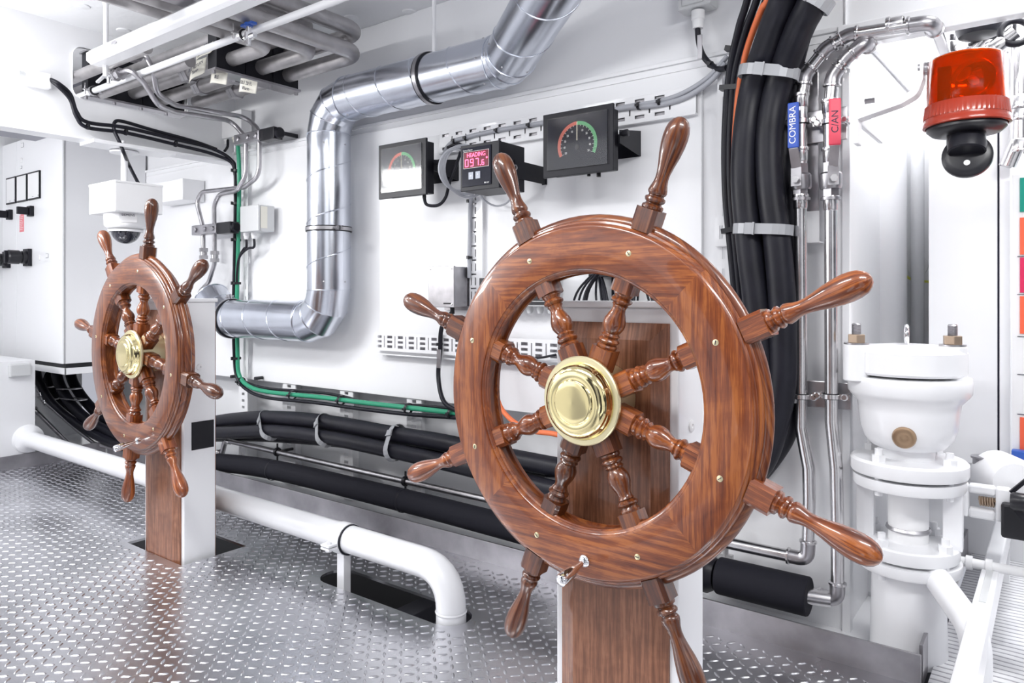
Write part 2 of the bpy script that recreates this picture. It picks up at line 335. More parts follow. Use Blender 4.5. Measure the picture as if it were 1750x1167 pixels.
# transverse web frame with a long rounded opening
XB = -4.80
hp = [P(122, 100, X=XB), P(130, 158, X=XB), P(160, 172, X=XB), P(295, 210, X=XB), P(318, 200, X=XB), P(318, 100, X=XB)]
y0, y1 = hp[0].y, hp[4].y; z0 = (hp[1].z+hp[3].z)/2; z1 = 2.80
mb = MB(); mb.box((XB-.006, -.6, 2.24), (XB+.006, YW, ZC)); wb = mb.build('web', M['wall']); wb.data.transform(Matrix.Translation(Vector(wb['_o']))); wb.location = (0, 0, 0)
rr = .06; hole = []
for cx_, cz_, a0 in ((y0+rr, z0+rr, PI), (y1-rr, z0+rr, 1.5*PI), (y1-rr, z1-rr, 0), (y0+rr, z1-rr, .5*PI)):
    for k in range(7): a = a0+k*PI/12; hole.append((cx_+rr*math.cos(a), cz_+rr*math.sin(a)))
cm = MB(); cm.prism([(XB-.1, a, b) for a, b in hole], (.2, 0, 0)); co = cm.build('cut', M['dark']); co.data.transform(Matrix.Translation(Vector(co['_o']))); co.location = (0, 0, 0)
md = wb.modifiers.new('b', 'BOOLEAN'); md.operation = 'DIFFERENCE'; md.object = co; md.solver = 'EXACT'
me = bpy.data.meshes.new_from_object(wb.evaluated_get(bpy.context.evaluated_depsgraph_get()))
mb = MB(); mb.add([v.co.copy() for v in me.vertices], [tuple(p.vertices) for p in me.polygons])
bpy.data.objects.remove(wb); bpy.data.objects.remove(co)
mb.box((XB-.06, -.6, 2.225), (XB+.08, YW-.02, 2.24))
n = len(hole)   # rim flange round the opening
mb.add([(XB-.02, a, b) for a, b in hole]+[(XB+.02, a, b) for a, b in hole], [(i, (i+1) % n, (i+1) % n+n, i+n) for i in range(n)])
struct('trim_6', mb, M['wall'])
o = MB().box((-6.6, 1.55, 2.52), (-5.75, 2.96, 2.91)).build('opening_backdrop', M['gris'], bevel=.005); tag(o, 'dark grey box added to darken the rounded opening of the overhead beam', 'backdrop')  # dark box added behind the web so its opening reads dark
mb = MB()
mb.box((-2.15, -.6, 2.74), (-1.95, 2.2, ZC)); struct('trim_7', mb, M['wall'], bevel=.004)

# alcove on the right with its casing
YB = 4.25
mb = MB(); mb.box((XR-.02, YB, -.03), (1.9, YB+.05, ZC)); mb.box((XR+.001, YW+.005, -.03), (XR+.006, YB, ZC)); struct('wall_right', mb, M['white'])
mb = MB(); a = P(1440, 600, Y=3.0); mb.box((a.x, 2.985, -.03), (a.x+.03, 3.03, 2.228)); struct('trim_8', mb, M['white'], bevel=.004)
mb = MB(); mb.cyl((P(1515, 400, Y=3.75).x, 3.75, -.03), (P(1515, 400, Y=3.75).x, 3.75, ZC), .085, 28)
tag(mb.build('vertical_trunk_pipe', M['white']), 'thick white vertical pipe standing in the recess behind the beacon bracket', 'pipe')
mb = MB(); mb.cyl((P(1568, 400, Y=4.1).x, 4.1, -.03), (P(1568, 400, Y=4.1).x, 4.1, ZC), .03, 20)
tag(mb.build('vertical_riser_pipe', M['white']), 'slimmer white vertical pipe in the recess, right of the thick white one', 'pipe')
c0 = P(1587, 600, Y=3.35); c1 = P(1706, 600, Y=3.35); c2 = P(1727, 600, Y=3.35)
t_ = thing('control_cubicle', 'tall plain white cubicle behind the orange beacon, above the floor', 'cabinet', ((c0.x+c2.x)/2, 3.5, .62))
MB().box((c0.x, 3.37, .62), (c2.x, 4.22, 2.2)).build('body', M['white'], t_, bevel=.004)
MB().box((c0.x, 3.35, .62), (c1.x-.003, 3.368, 2.2)).build('door_panel', M['white'], t_, bevel=.003)
MB().box((c1.x+.004, 3.345, .62), (c2.x, 3.368, 2.2)).build('edge_post', M['white'], t_, bevel=.003)
MB().box((c1.x-.003, 3.366, .62), (c1.x+.004, 3.3695, 2.2)).build('door_gap', M['ink'], t_)
# notice board with colour fields at the right edge
b0 = P(1729, 320, Y=3.3)
t_ = thing('notice_board', 'white board of coloured safety notices at the far right edge', 'sign', (b0.x+.2, 3.3, .7))
zt = P(1735, 298, Y=3.3).z; zb = P(1735, 775, Y=3.3).z
MB().box((b0.x, 3.305, zb), (b0.x+.5, 3.32, zt)).build('board', M['plast'], t_)
for (ya, yb, mk) in ((304, 362, 'gsl'), (372, 435, 'orl'), (440, 500, 'crl'), (506, 570, 'orl'), (713, 768, 'orl')):
    a = P(1743, ya, Y=3.3); b = P(1743, yb, Y=3.3); MB().box((a.x, 3.300, b.z), (a.x+.3, 3.3045, a.z)).build('notice', M[mk], t_)
for yy in (438, 503, 575, 640, 708):
    a = P(1743, yy, Y=3.3); MB().box((a.x-.008, 3.301, a.z-.001), (a.x+.32, 3.3045, a.z+.001)).build('divider_line', M['ink'], t_)
# ribbed walkway right of the kerb
m = mat('ribbed_white_plate', (.62, .62, .64), .30, .35); nt = m.node_tree; wv = nt.nodes.new('ShaderNodeTexWave'); wv.wave_profile = 'SAW'; wv.bands_direction = 'Y'; wv.inputs['Scale'].default_value = 9; wv.inputs['Distortion'].default_value = 3; wv.inputs['Detail'].default_value = 1; wv.inputs['Detail Scale'].default_value = .6
tc = nt.nodes.new('ShaderNodeTexCoord'); bp = nt.nodes.new('ShaderNodeBump'); bp.inputs['Distance'].default_value = .02; bp.inputs['Strength'].default_value = .8
nt.links.new(tc.outputs['Object'], wv.inputs['Vector']); nt.links.new(wv.outputs['Fac'], bp.inputs['Height']); nt.links.new(bp.outputs['Normal'], nt.nodes['Principled BSDF'].inputs['Normal'])
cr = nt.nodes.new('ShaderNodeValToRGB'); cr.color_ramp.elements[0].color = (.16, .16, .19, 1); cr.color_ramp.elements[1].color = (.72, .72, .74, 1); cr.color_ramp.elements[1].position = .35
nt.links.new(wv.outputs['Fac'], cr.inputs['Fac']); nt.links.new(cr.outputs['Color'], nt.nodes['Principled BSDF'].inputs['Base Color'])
mb = MB()
for xa, xb in ((-.345, .02), (.03, .40), (.41, .80)): mb.box((xa, .6, -.012), (xb, YB, 0))
o = struct('trim_9', mb, m)

# ------------------------------------------------------------------ steering wheels (local frame: wheel in XZ, front towards -Y)
R0 = .75
def ring(prof, nseg=96, joints=(45, 135, 225, 315), off=0):
    mb = MB(); n = len(prof); vs = []; fs = []; uvs = []
    for i in range(nseg):
        a = 2*PI*i/nseg
        for r, y in prof: vs.append(Vector((r*math.cos(a), y, r*math.sin(a))))
    for i in range(nseg):
        am = math.degrees(2*PI*(i+.5)/nseg); s = (round((am-off)/90)*90+off) % 360; tx = Vector((-math.sin(math.radians(s)), 0, math.cos(math.radians(s)))); rd = Vector((math.cos(math.radians(s)), 0, math.sin(math.radians(s))))
        j = (i+1) % nseg
        for k in range(n):
            l = (k+1) % n; f = (i*n+k, i*n+l, j*n+l, j*n+k); fs.append(f)
            uvs.append([(vs[q].dot(tx)+s*.07, vs[q].dot(rd)+vs[q].y+s*.013) for q in f])
    mb.add(vs, fs, smooth=True, uvs=uvs); return mb
def spoke_mb(a):
    d = Vector((math.cos(a), 0, math.sin(a))); mb = MB(); h = .030; s = Vector((-d.z, 0, d.x)); yv = Vector((0, 1, 0))
    def blk(r0, r1, h=h):
        c = .009; poly = [(-h, -h+c), (-h+c, -h), (h-c, -h), (h, -h+c), (h, h-c), (h-c, h), (-h+c, h), (-h, h-c)]
        mb.prism([d*r0+s*p+yv*q for p, q in poly], d*(r1-r0), d)
    blk(.088, .148); blk(.300, .345)
    mb.lathe((0, 0, 0), d, [(.146, .024), (.150, .0265), (.155, .027), (.159, .0235), (.161, .021), (.164, .0265), (.169, .029), (.174, .0265), (.177, .021), (.180, .022), (.184, .0255), (.187, .0225), (.190, .020),
        (.196, .024), (.206, .0285), (.216, .0295), (.226, .028), (.238, .0235), (.248, .0190), (.256, .0175), (.262, .0185), (.267, .022), (.269, .019), (.272, .023), (.276, .0275), (.280, .028), (.284, .025), (.286, .021), (.290, .023), (.295, .0265), (.301, .026)], 24)
    return mb
def handle_mb(a):
    d = Vector((math.cos(a), 0, math.sin(a))); mb = MB(); h = .031; s = Vector((-d.z, 0, d.x)); yv = Vector((0, 1, 0)); c = .009
    poly = [(-h, -h+c), (-h+c, -h), (h-c, -h), (h, -h+c), (h, h-c), (h-c, h), (-h+c, h), (-h, h-c)]
    mb.prism([d*.462+s*p+yv*q for p, q in poly], d*.058, d)
    mb.lathe((0, 0, 0), d, [(.519, .026), (.524, .0275), (.529, .0265), (.532, .021), (.535, .0195), (.539, .0245), (.544, .0265), (.549, .025), (.552, .0195), (.555, .019), (.559, .0225), (.564, .0240), (.572, .0225),
        (.584, .0185), (.596, .0165), (.610, .0170), (.630, .0205), (.655, .0262), (.680, .0300), (.700, .0312), (.716, .0300), (.730, .0265), (.741, .0195), (.7475, .0110), (.750, .003)], 28)
    return mb
def wheel(loc, rot0, knob_a, label, first=None):
    if first is not None: return
    t = thing('steering_wheel', label, 'ship wheel', loc, 'wooden steering wheels', -math.radians(38.85-37), local=True)
    front = [(.330, -.016), (.330, -.024), (.3335, -.028), (.3335, -.031), (.339, -.033), (.3425, -.037), (.3425, -.040), (.348, -.042), (.449, -.042), (.4535, -.040), (.4535, -.037), (.4575, -.034), (.4605, -.030), (.4605, -.027), (.466, -.025), (.469, -.020), (.469, -.016)]
    ring(front).build('front_rim', M['mahog'], t)
    ring([(r, -y) for r, y in front][::-1], off=45).build('rear_rim', M['mahog'], t)
    ring([(.337, -.016), (.337, .016), (.468, .016), (.476, .014), (.483, .008), (.4855, 0), (.483, -.008), (.476, -.014), (.468, -.016)][::-1], off=22).build('middle_rim', M['mahog'], t)
    for k in range(8):
        a = rot0-k*PI/4; sp = spoke_mb(a).build('spoke', M['mahogl'], t); handle_mb(a).build('handle', M['mahogl'], sp)
        c = Vector((.402*math.cos(a), -.042, .402*math.sin(a)))
        s = MB().lathe(c+Vector((0, .001, 0)), (0, -1, 0), [(0, .0076), (.0016, .0074), (.0026, .0045), (.0028, .0)], 14).build('screw', M['brasssat'], t)
        MB().obox(c+Vector((0, -.0022, 0)), (math.cos(a+1), 0, math.sin(a+1)), (0, 1, 0), (-math.sin(a+1), 0, math.cos(a+1)), (.005, .0008, .0007)).build('slot', M['ink'], s)
    MB().lathe((0, .089, 0), (0, -1, 0), [(0, .088), (.120, .088), (.121, .113), (.124, .116), (.131, .116), (.134, .113), (.134, .10)], 64).build('hub_flange', M['brasssat'], t)
    MB().lathe((0, -.044, 0), (0, -1, 0), [(0, .101), (.003, .101), (.007, .098), (.014, .0955), (.022, .093), (.028, .088), (.033, .078), (.035, .069), (.034, .062), (.0335, .0585), (.036, .0570), (.0375, .055), (.0382, .051), (.0388, .04), (.0392, .02), (.0394, .0)], 64).build('hub_cap', M['brass'], t, label='polished brass hub cap')
    kp = Vector((.410*math.cos(knob_a), -.042, .410*math.sin(knob_a)))
    kb = MB().lathe(kp, (0, -1, 0), [(0, .015), (.006, .0155), (.010, .012), (.012, .008)], 24).build('knob_base', M['chrome'], t)
    MB().lathe(kp, (-.05, -1, -.22), [(.008, .006), (.02, .0075), (.035, .009), (.05, .0125), (.065, .0155), (.085, .0165), (.1, .0165), (.106, .015), (.109, .011), (.110, 0)], 24).build('turning_knob', M['chrome'], t, label='chrome turning knob')
    return t
W1 = Vector((-.9870, 1.6480, 1.006)); W2 = Vector((-3.540, 1.714, .996))
wheel(W1, 1.211, math.radians(-88), 'large varnished wooden ship wheel in the foreground, brass hub in front of right pedestal')
wheel(W2, 1.393, math.radians(-79), 'smaller-looking varnished wooden ship wheel at left, in front of pedestal with black blank plate')

def pedestal(wc, label, plate):
    c = wc+Vector((.012, .09, 0)); c.z = 0; t = thing('wheel_pedestal', label, 'pedestal', (c.x, c.y+.1, 0), 'wheel pedestals')
    r = .165; zt = 1.245
    MB().box((c.x-r-.024, c.y+.022, -.25), (c.x+r+.024, c.y+.185, zt)).build('column', M['white'], t, bevel=.005)
    MB().box((c.x-r-.03, c.y+.012, zt), (c.x+r+.03, c.y+.195, zt+.018)).build('cap', M['white'], t, bevel=.004)
    x0, x1, y0, y1, z0, z1 = c.x-r, c.x+r, c.y, c.y+.022, -.25, 1.205; b = .045
    vs = [(x0,y1,z0),(x1,y1,z0),(x1,y1,z1),(x0,y1,z1),(x0+.0,y0+.014,z0),(x1,y0+.014,z0),(x1,y0+.014,z1),(x0,y0+.014,z1),(x0+b,y0,z0),(x1-b,y0,z0),(x1-b,y0,z1-b),(x0+b,y0,z1-b)]
    MB().add(vs, [(0,1,5,4),(1,2,6,5),(2,3,7,6),(3,0,4,7),(8,9,10,11),(4,5,9,8),(5,6,10,9),(6,7,11,10),(7,4,8,11),(0,3,2,1)], (0, 0, 1)).build('front_board', M['teak'], t)
    MB().box((x0, c.y+.185, -.25), (x1, c.y+.200, 1.2), (0, 0, 1)).build('rear_board', M['teak'], t)
    for z in (.93, .2) if not plate else (.93,):
        MB().lathe((c.x+r+.024, c.y+.10, z), (1, 0, 0), [(0, .016), (.004, .016), (.006, .013), (.006, .006), (.002, .005), (.002, 0)], 20).build('cover_cap', M['plast'], t)
    if plate:
        a = P(327, 722, X=c.x+r+.024); bq = P(365, 763, X=c.x+r+.024)
        MB().box((c.x+r+.024, a.y, bq.z), (c.x+r+.028, bq.y, a.z)).build('blank_plate', M['blk'], t, bevel=.0015)
    return t
pedestal(W1, 'white pedestal with teak boards behind the large foreground wheel', False)
pedestal(W2, 'white pedestal with teak boards and black blank plate behind the left wheel', True)

# ------------------------------------------------------------------ ventilation duct
DR = .128; YD = 2.83
t_ = thing('ventilation_duct', 'round galvanised spiral ventilation duct running up the wall and across under the ceiling', 'duct', P(562, 545, Y=YD))
xv = P(562, 400, Y=YD).x; zl = P(450, 546, Y=YD).z; zh = P(640, 158, Y=YD).z
def corner(p, d0, d1, r=.19, n=3):
    d0 = Vector(d0).normalized(); d1 = Vector(d1).normalized(); ang = d0.angle(d1); dd = r*math.tan(ang/2); a = p-d0*dd; b = p+d1*dd; c = a+(d1-d0*d0.dot(d1)).normalized()*r; out = []
    ax = d0.cross(d1).normalized()
    for k in range(n+1): out.append(c+Matrix.Rotation(ang*k/n, 3, ax) @ (a-c))
    return out
def gored(name, pts, r=DR, ends=None):
    "segmented sheet elbow: straight gores with raised seams"
    mb = MB(); n = 40; rows = []
    for i, p in enumerate(pts):
        d = (pts[min(i+1, len(pts)-1)]-pts[max(i-1, 0)]).normalized()
        if ends and i in (0, len(pts)-1): d = Vector(ends[0 if i == 0 else 1]).normalized()
        rows.append((p, d))
    e = None
    dprev = None; vs = []; fs = []
    for i, (p, d) in enumerate(rows):
        e = d.orthogonal().normalized() if e is None else (e-d*e.dot(d)).normalized(); b = d.cross(e); st = 1.0
        if 0 < i < len(rows)-1: st = 1/math.cos((rows[i][0]-rows[i-1][0]).angle(rows[i+1][0]-rows[i][0])/2)
        kink = ((rows[i+1][0]-rows[i][0]).normalized()-(rows[i][0]-rows[i-1][0]).normalized()).normalized() if 0 < i < len(rows)-1 else None
        for k in range(n):
            a = 2*PI*k/n; v = e*(r*math.cos(a))+b*(r*math.sin(a))
            if kink is not None: v += kink*(v.dot(kink)*(st-1))
            vs.append(p+v)
    for i in range(len(rows)-1):
        for k in range(n): j = (k+1) % n; fs.append((i*n+k, i*n+j, (i+1)*n+j, (i+1)*n+k))
    mb.add(vs, fs, smooth=True)
    o = mb.build(name, M['galv'], t_)
    o.data.set_sharp_from_angle(angle=math.radians(12))
    for i in range(0, len(rows)):
        p, d = rows[i]; MB().torus(p, d, r+.001, .0035, 48, 8).build('seam', M['galv'], o)
    return o
def spiral(p, q, name='duct_section', pitch=.26, r=DR):
    p, q = Vector(p), Vector(q); d = (q-p).normalized(); L = (q-p).length; e = d.orthogonal().normalized(); b = d.cross(e)
    o = MB().cyl(p, q, r, 56).build(name, M['galv'], t_)
    pts = []; n = int(L/pitch*40)
    for k in range(n+1): a = 2*PI*k/40; pts.append(p+d*(pitch*k/40)+e*(r-.0005)*math.cos(a)+b*(r-.0005)*math.sin(a))
    if len(pts) > 4: MB().tube(pts, .0042, 8).build('spiral_seam', M['galv'], o)
    return o
def rivets(p, d, r=DR, n=6, ph=0):
    d = Vector(d).normalized(); e = d.orthogonal().normalized(); b = d.cross(e); mb = MB()
    for k in range(n): a = 2*PI*k/n+ph; v = e*math.cos(a)+b*math.sin(a); mb.lathe(Vector(p)+v*(r-.001), v, [(0, .006), (.003, .005), (.005, 0)], 8)
    mb.build('rivets', M['stain2'], t_)
def band(p, d, r=DR, bolt=(1, 0, 0), wdt=.032, name='clamp_band'):
    d = Vector(d).normalized(); p = Vector(p)
    o = MB().lathe(p-d*wdt/2, d, [(0, r-.002), (0, r+.008), (wdt, r+.008), (wdt, r-.002)], 48, caps=False).build(name, M['blkm'], t_)
    MB().lathe(p-d*(wdt*.3), d, [(0, r+.006), (0, r+.0105), (wdt*.6, r+.0105), (wdt*.6, r+.006)], 48, caps=False).build('steel_strip', M['stain2'], o)
    bl = Vector(bolt).normalized(); c = p+bl*(r+.022); s = bl.cross(d)
    MB().obox(c, bl, d, s, (.018, .012, .004)).obox(c+s*.018, bl, d, s, (.018, .012, .004)).cyl(c-s*.02, c+s*.045, .0045, 10).lathe(c+s*.022, s, [(0, .009), (.008, .009)], 6, False).build('clamp_bolt', M['stain2'], o)
    return o
PL = P(352, 520, Y=2.99); A = Vector((P(392, 546, Y=YD).x, YD, zl))
E1 = corner(Vector((xv, YD, zl)), (1, 0, 0), (0, 0, 1)); E2 = corner(Vector((xv, YD, zh)), (0, 0, 1), (1, 0, 0))
XT = P(868, 92, Y=YD).x; top_d = (P(942, -30, Y=2.52)-P(868, 92, Y=YD)).normalized(); E3 = corner(Vector((XT, YD, zh)), (1, 0, 0), top_d, n=2)
gored('end_elbow', [Vector((A.x-.26, YD+.02, zl+.13)), Vector((A.x-.12, YD+.01, zl+.045)), A+Vector((.03, 0, 0))], ends=((.8, 0, -.5), (1, 0, 0)))
spiral(A, E1[0]); gored('elbow', E1, ends=((1, 0, 0), (0, 0, 1))); spiral(E1[-1], E2[0]); gored('elbow', E2, ends=((0, 0, 1), (1, 0, 0))); spiral(E2[-1], E3[0]); gored('elbow', E3, ends=((1, 0, 0), top_d))
spiral(E3[-1], E3[-1]+top_d*((ZC-E3[-1].z)/top_d.z+.12), pitch=.30)
rivets(E1[-1]+Vector((0, 0, .05)), (0, 0, 1), ph=.4); rivets(E2[0]-Vector((0, 0, .07)), (0, 0, 1), ph=.4); rivets(E2[-1]+Vector((.05, 0, 0)), (1, 0, 0), ph=.3); rivets(E3[0]-Vector((.04, 0, 0)), (1, 0, 0), ph=.3); rivets(E3[-1]+top_d*.04, top_d, ph=.2)
band((xv, YD, P(565, 392, Y=YD).z), (0, 0, 1), bolt=(1, -.25, 0))
band((P(392, 545, Y=YD).x+.03, YD, zl), (1, 0, 0), bolt=(0, -.2, 1))
band((P(737, 122, Y=YD).x, YD, zh), (1, 0, 0), bolt=(0, .3, 1), wdt=.04)
xh = P(737, 122, Y=YD).x; MB().cyl((xh+.02, YD, zh+DR), (xh+.02, YD, ZC), .011, 12).build('hanger_rod', M['white'], t_)

# ------------------------------------------------------------------ floor pipe
YP = 2.152; zp = P(640, 935, Y=YP).z; xd = P(763, 1060, Z=0).x
t_ = thing('floor_drain_pipe', 'thick white pipe along the floor that turns down through the floor plate', 'pipe', (xd, YP, 0))
MB().tube([(XL, YP, zp+.02), (xd, YP, zp), (xd, YP, -.35)], .060, 28, fil=.16).build('pipe', M['white'], t_)
MB().lathe((xd, YP, .022), (0, 0, 1), [(0, .0615), (.006, .064), (.012, .0615)], 28, caps=False).build('weld_bead', M['white'], t_)
MB().lathe((XL, YP, zp+.02), (1, 0, 0), [(0, .105), (.03, .10), (.05, .078), (.07, .066), (.09, .06)], 32).build('wall_collar', M['white'], t_)
cxp = P(590, 915, Y=YP).x
cb = MB().lathe((cxp-.03, YP, zp), (1, 0, 0), [(0, .059), (0, .070), (.06, .070), (.06, .059)], 36, caps=False).build('pipe_clamp', M['white'], t_)
MB().lathe((cxp+.031, YP, zp), (1, 0, 0), [(0, .060), (0, .0675), (.006, .0675), (.006, .060)], 36, caps=False).build('rubber_lining', M['rub'], cb)
for s in (-1, 1):
    MB().box((cxp-.028, YP+s*.066, zp-.008), (cxp+.028, YP+s*.115, zp+.000)).box((cxp-.028, YP+s*.066, zp-.022), (cxp+.028, YP+s*.115, zp-.014)).lathe((cxp, YP+s*.093, zp-.034), (0, 0, 1), [(0, .014), (.012, .014), (.03, .014), (.042, .014)], 6, False).build('clamp_ear', M['white'], cb)
MB().box((cxp-.024, YP-.028, -.22), (cxp+.024, YP+.012, zp-.05)).build('support_post', M['white'], t_, bevel=.003)

# ------------------------------------------------------------------ slotted trays and wall plate
xa = P(650, 500, Y=2.985).x; xb = P(1200, 300, Y=2.985).x
o = MB().box((xa, 2.978, .93), (xb, 2.996, 2.17)).build('backing_plate', M['wall'], bevel=.003); tag(o, 'large flat white plate on the wall behind the three black instruments', 'panel')
def perf(o3, u, v, n, L, H, holes, th=.003):
    "sheet with real slots; holes are (u0, v0, u1, v1)"
    us = sorted({0, L, *[q for h in holes for q in (h[0], h[2])]}); vs_ = sorted({0, H, *[q for h in holes for q in (h[1], h[3])]})
    mb = MB(); o3, u, v, n = Vector(o3), Vector(u), Vector(v), Vector(n)*th
    solid = [[not any(h[0]-1e-6 <= (us[i]+us[i+1])/2 <= h[2]+1e-6 and h[1] <= (vs_[j]+vs_[j+1])/2 <= h[3] for h in holes) for j in range(len(vs_)-1)] for i in range(len(us)-1)]
    for i in range(len(us)-1):
        j = 0
        while j < len(vs_)-1:
            if not solid[i][j]: j += 1; continue
            k = j
            while k+1 < len(vs_)-1 and solid[i][k+1]: k += 1
            a = o3+u*us[i]+v*vs_[j]; du = u*(us[i+1]-us[i]); dv = v*(vs_[k+1]-vs_[j]); mb.prism([a, a+du, a+du+dv, a+dv], n); j = k+1
    return mb
def tray_holes(L, pitch, rows, sw, slot=None, x0=.02):
    h = []; x = x0
    while x+pitch < L:
        for (v0, v1) in rows: h.append((x, v0, x+sw, v1))
        if slot: h.append((x+sw+(pitch-sw)/2-.004, slot[0], x+sw+(pitch-sw)/2+.004, slot[1]))
        x += pitch
    return h
ztop = 2.160; xr0, xr1 = P(752, 250, Y=2.96).x, P(1190, 200, Y=2.96).x
t_ = thing('cable_tray', 'upper white slotted cable tray running behind the black instruments', 'tray', (xr0, 2.97, 2.05), 'white slotted cable trays')
perf((xr0, 2.955, 2.062), (1, 0, 0), (0, 0, 1), (0, 1, 0), xr1-xr0, .112, tray_holes(xr1-xr0, .098, ((.012, .028), (.084, .100)), .048, (.030, .082))).build('slotted_web', M['white'], t_)
MB().box((xr0+.004, 2.966, 2.066), (xr1-.004, 2.972, 2.170)).build('slot_shade', M['kerb'], t_)  # grey strip standing in for the depth shade inside the slots
MB().box((xr0, 2.95, 2.054), (xr1, 2.978, 2.062)).box((xr0, 2.955, 2.174), (xr1, 2.978, 2.180)).build('flange', M['white'], t_, bevel=.001)
x0, x1 = P(642, 585, Y=2.95).x, -1.62; z0, z1 = P(642, 598, Y=2.95).z, P(642, 567, Y=2.95).z
t_ = thing('cable_tray', 'lower white slotted cable tray under the grey junction box, left of the large wheel', 'tray', (x0, 2.95, z0), 'white slotted cable trays')
H = z1-z0; perf((x0, 2.94, z0), (1, 0, 0), (0, 0, 1), (0, 1, 0), x1-x0, H, tray_holes(x1-x0, .088, ((.018, .034), (H/2-.007, H/2+.007), (H-.034, H-.018)), .042, (.02, H-.02))).build('slotted_web', M['white'], t_)
MB().box((x0+.004, 2.966, z0+.004), (x1-.004, 2.972, z1-.004)).build('slot_shade', M['kerb'], t_)  # shade behind the lower tray's slots, put in as a grey strip
MB().box((x0+.02, 2.945, z0-.025), (x1, 2.978, z0-.018)).box((x0+.02, 2.972, z0-.025), (x1, 2.978, z0+.01)).build('flange', M['white'], t_, bevel=.001)
x0 = P(803, 500, Y=2.96).x; x1 = P(822, 500, Y=2.96).x; z0 = P(810, 590, Y=2.96).z
t_ = thing('cable_tray', 'upright white slotted strip below the red digital display', 'tray', (x0, 2.96, z0), 'white slotted cable trays')
perf((x0, 2.958, z0), (0, 0, 1), (1, 0, 0), (0, 1, 0), 2.06-z0, x1-x0, tray_holes(2.06-z0, .075, ((.008, .016), (.036, .044)), .04, (.006, .046))).build('slotted_web', M['white'], t_)
MB().box((x0+.004, 2.967, z0+.004), (x1-.003, 2.972, 2.056)).build('slot_shade', M['kerb'], t_)  # grey strip in place of shade behind the upright's slots
MB().box((x1, 2.956, z0), (x1+.012, 2.978, 2.06)).build('flange', M['white'], t_)
t_ = thing('cable_rack', 'white slotted bracing behind the thick black hoses and steel pipes at right', 'rack', (P(1235, 300, Y=2.96).x, 2.96, .8))
x0 = P(1226, 300, Y=2.96).x; perf((x0, 2.958, .6), (0, 0, 1), (1, 0, 0), (0, 1, 0), 1.68, .06, tray_holes(1.68, .09, ((.022, .034),), .05)).build('upright', M['white'], t_)
zc = P(1300, 392, Y=2.93).z; xe = P(1400, 400, Y=2.93).x; perf((x0, 2.93, zc-.06), (1, 0, 0), (0, 0, 1), (0, 1, 0), xe-x0, .12, tray_holes(xe-x0, .085, ((.03, .085),), .016)).build('crossbar', M['white'], t_)
MB().box((x0, 2.932, zc-.062), (xe, 2.995, zc-.056)).build('crossbar_flange', M['white'], t_)

# ------------------------------------------------------------------ instruments
def instrument_box(name, label, xl, xr, yt, yb, ypx, Yf, depth, inset, grp=None):
    a = P(xl, ypx, Y=Yf); b = P(xr, ypx, Y=Yf); zt = P(xl, yt, Y=Yf).z; zb = P(xl, yb, Y=Yf).z
    t = thing(name, label, 'instrument', ((a.x+b.x)/2, Yf, zb), grp)
    MB().box((a.x, Yf, zb), (b.x, Yf+.014, zt)).build('bezel', M['blkm'], t, bevel=.0025)
    MB().box((a.x+inset, Yf+.014, zb+inset*.5), (b.x-inset, Yf+depth, zt-inset*.5)).build('housing', M['blkm'], t, bevel=.003)
    return t, a.x, b.x, zb, zt
def bracket(t, x0, x1, zc, y0, h=.10, both=True):
    br = MB()
    for x in ((x1, x0) if both else (x1,)):
        s = 1 if x == x1 else -1
        br.prism([(x, y0, zc+.028), (x, y0, zc-.028), (x, YW-.024, zc-h/2), (x, YW-.024, zc+h/2)], (s*.003, 0, 0))
    br.box((x0, YW-.026, zc-h/2), (x1+.003, YW-.0225, zc+h/2)); br.build('mounting_bracket', M['blkm'], t)
def dial(t, ax, bx, zb, zt, Yf):
    m = .034; f = MB().box((ax+m*.8, Yf-.0008, zb+m), (bx-m*.8, Yf+.004, zt-m*.8)).build('dial_face', M['face'], t)
    MB().add([(ax+m*.6, Yf-.001, zb+m*.8), (bx-m*.6, Yf-.001, zb+m*.8), (bx-m*.6, Yf-.001, zt-m*.6), (ax+m*.6, Yf-.001, zt-m*.6)], [(0, 1, 2, 3)])
    c = Vector(((ax+bx)/2+.002, Yf-.0015, (zb+zt)/2-.012)); r1, r2 = .086, .102
    def arc(a0, a1, nm, mk):
        mb = MB(); n = 34
        for k in range(n):
            p, q = a0+(a1-a0)*(k+.12)/n, a0+(a1-a0)*(k+.88)/n
            vs = [c+Vector((r*math.sin(a), 0, r*math.cos(a))) for r, a in ((r1, p), (r2, p), (r2, q), (r1, q))]; mb.prism(vs, (0, .0006, 0))
        mb.build(nm, M[mk], f)
    A5 = math.radians(118)
    arc(-A5, 0, 'red_arc', 'redarc'); arc(0, A5, 'green_arc', 'grnarc')
    mb = MB()
    for k in range(-10, 11):
        a = A5*k/10; L = .008 if k % 2 == 0 else .005; d = Vector((math.sin(a), 0, math.cos(a))); mb.bar(c+d*(r1-L), c+d*(r1+.001), .0012, .0008, (0, 1, 0))
    mb.build('scale_ticks', M['wink'], f)
    for k in range(-5, 6):
        a = A5*k/5; text('scale_number', '0' if k == 0 else str(abs(k)*10), .0135, c+Vector((.066*math.sin(a), 0, .066*math.cos(a)-.002)), (1, 0, 0), (0, 0, 1), M['wink'], f, .0003, sx=.8)
    MB().bar(c+Vector((0, -.001, .018)), c+Vector((0, -.001, .098)), .0042, .001, (0, 1, 0)).build('needle', M['needle'], f)
    MB().lathe(c+Vector((0, .001, -.012)), (0, -1, 0), [(0, .012), (.002, .012), (.003, .006)], 18).build('needle_boss', M['blk'], f)
    MB().box((ax+m*.75, Yf-.0075, zb+m*.9), (bx-m*.75, Yf-.0045, zt-m*.7)).build('cover_glass', M['glass'], t)
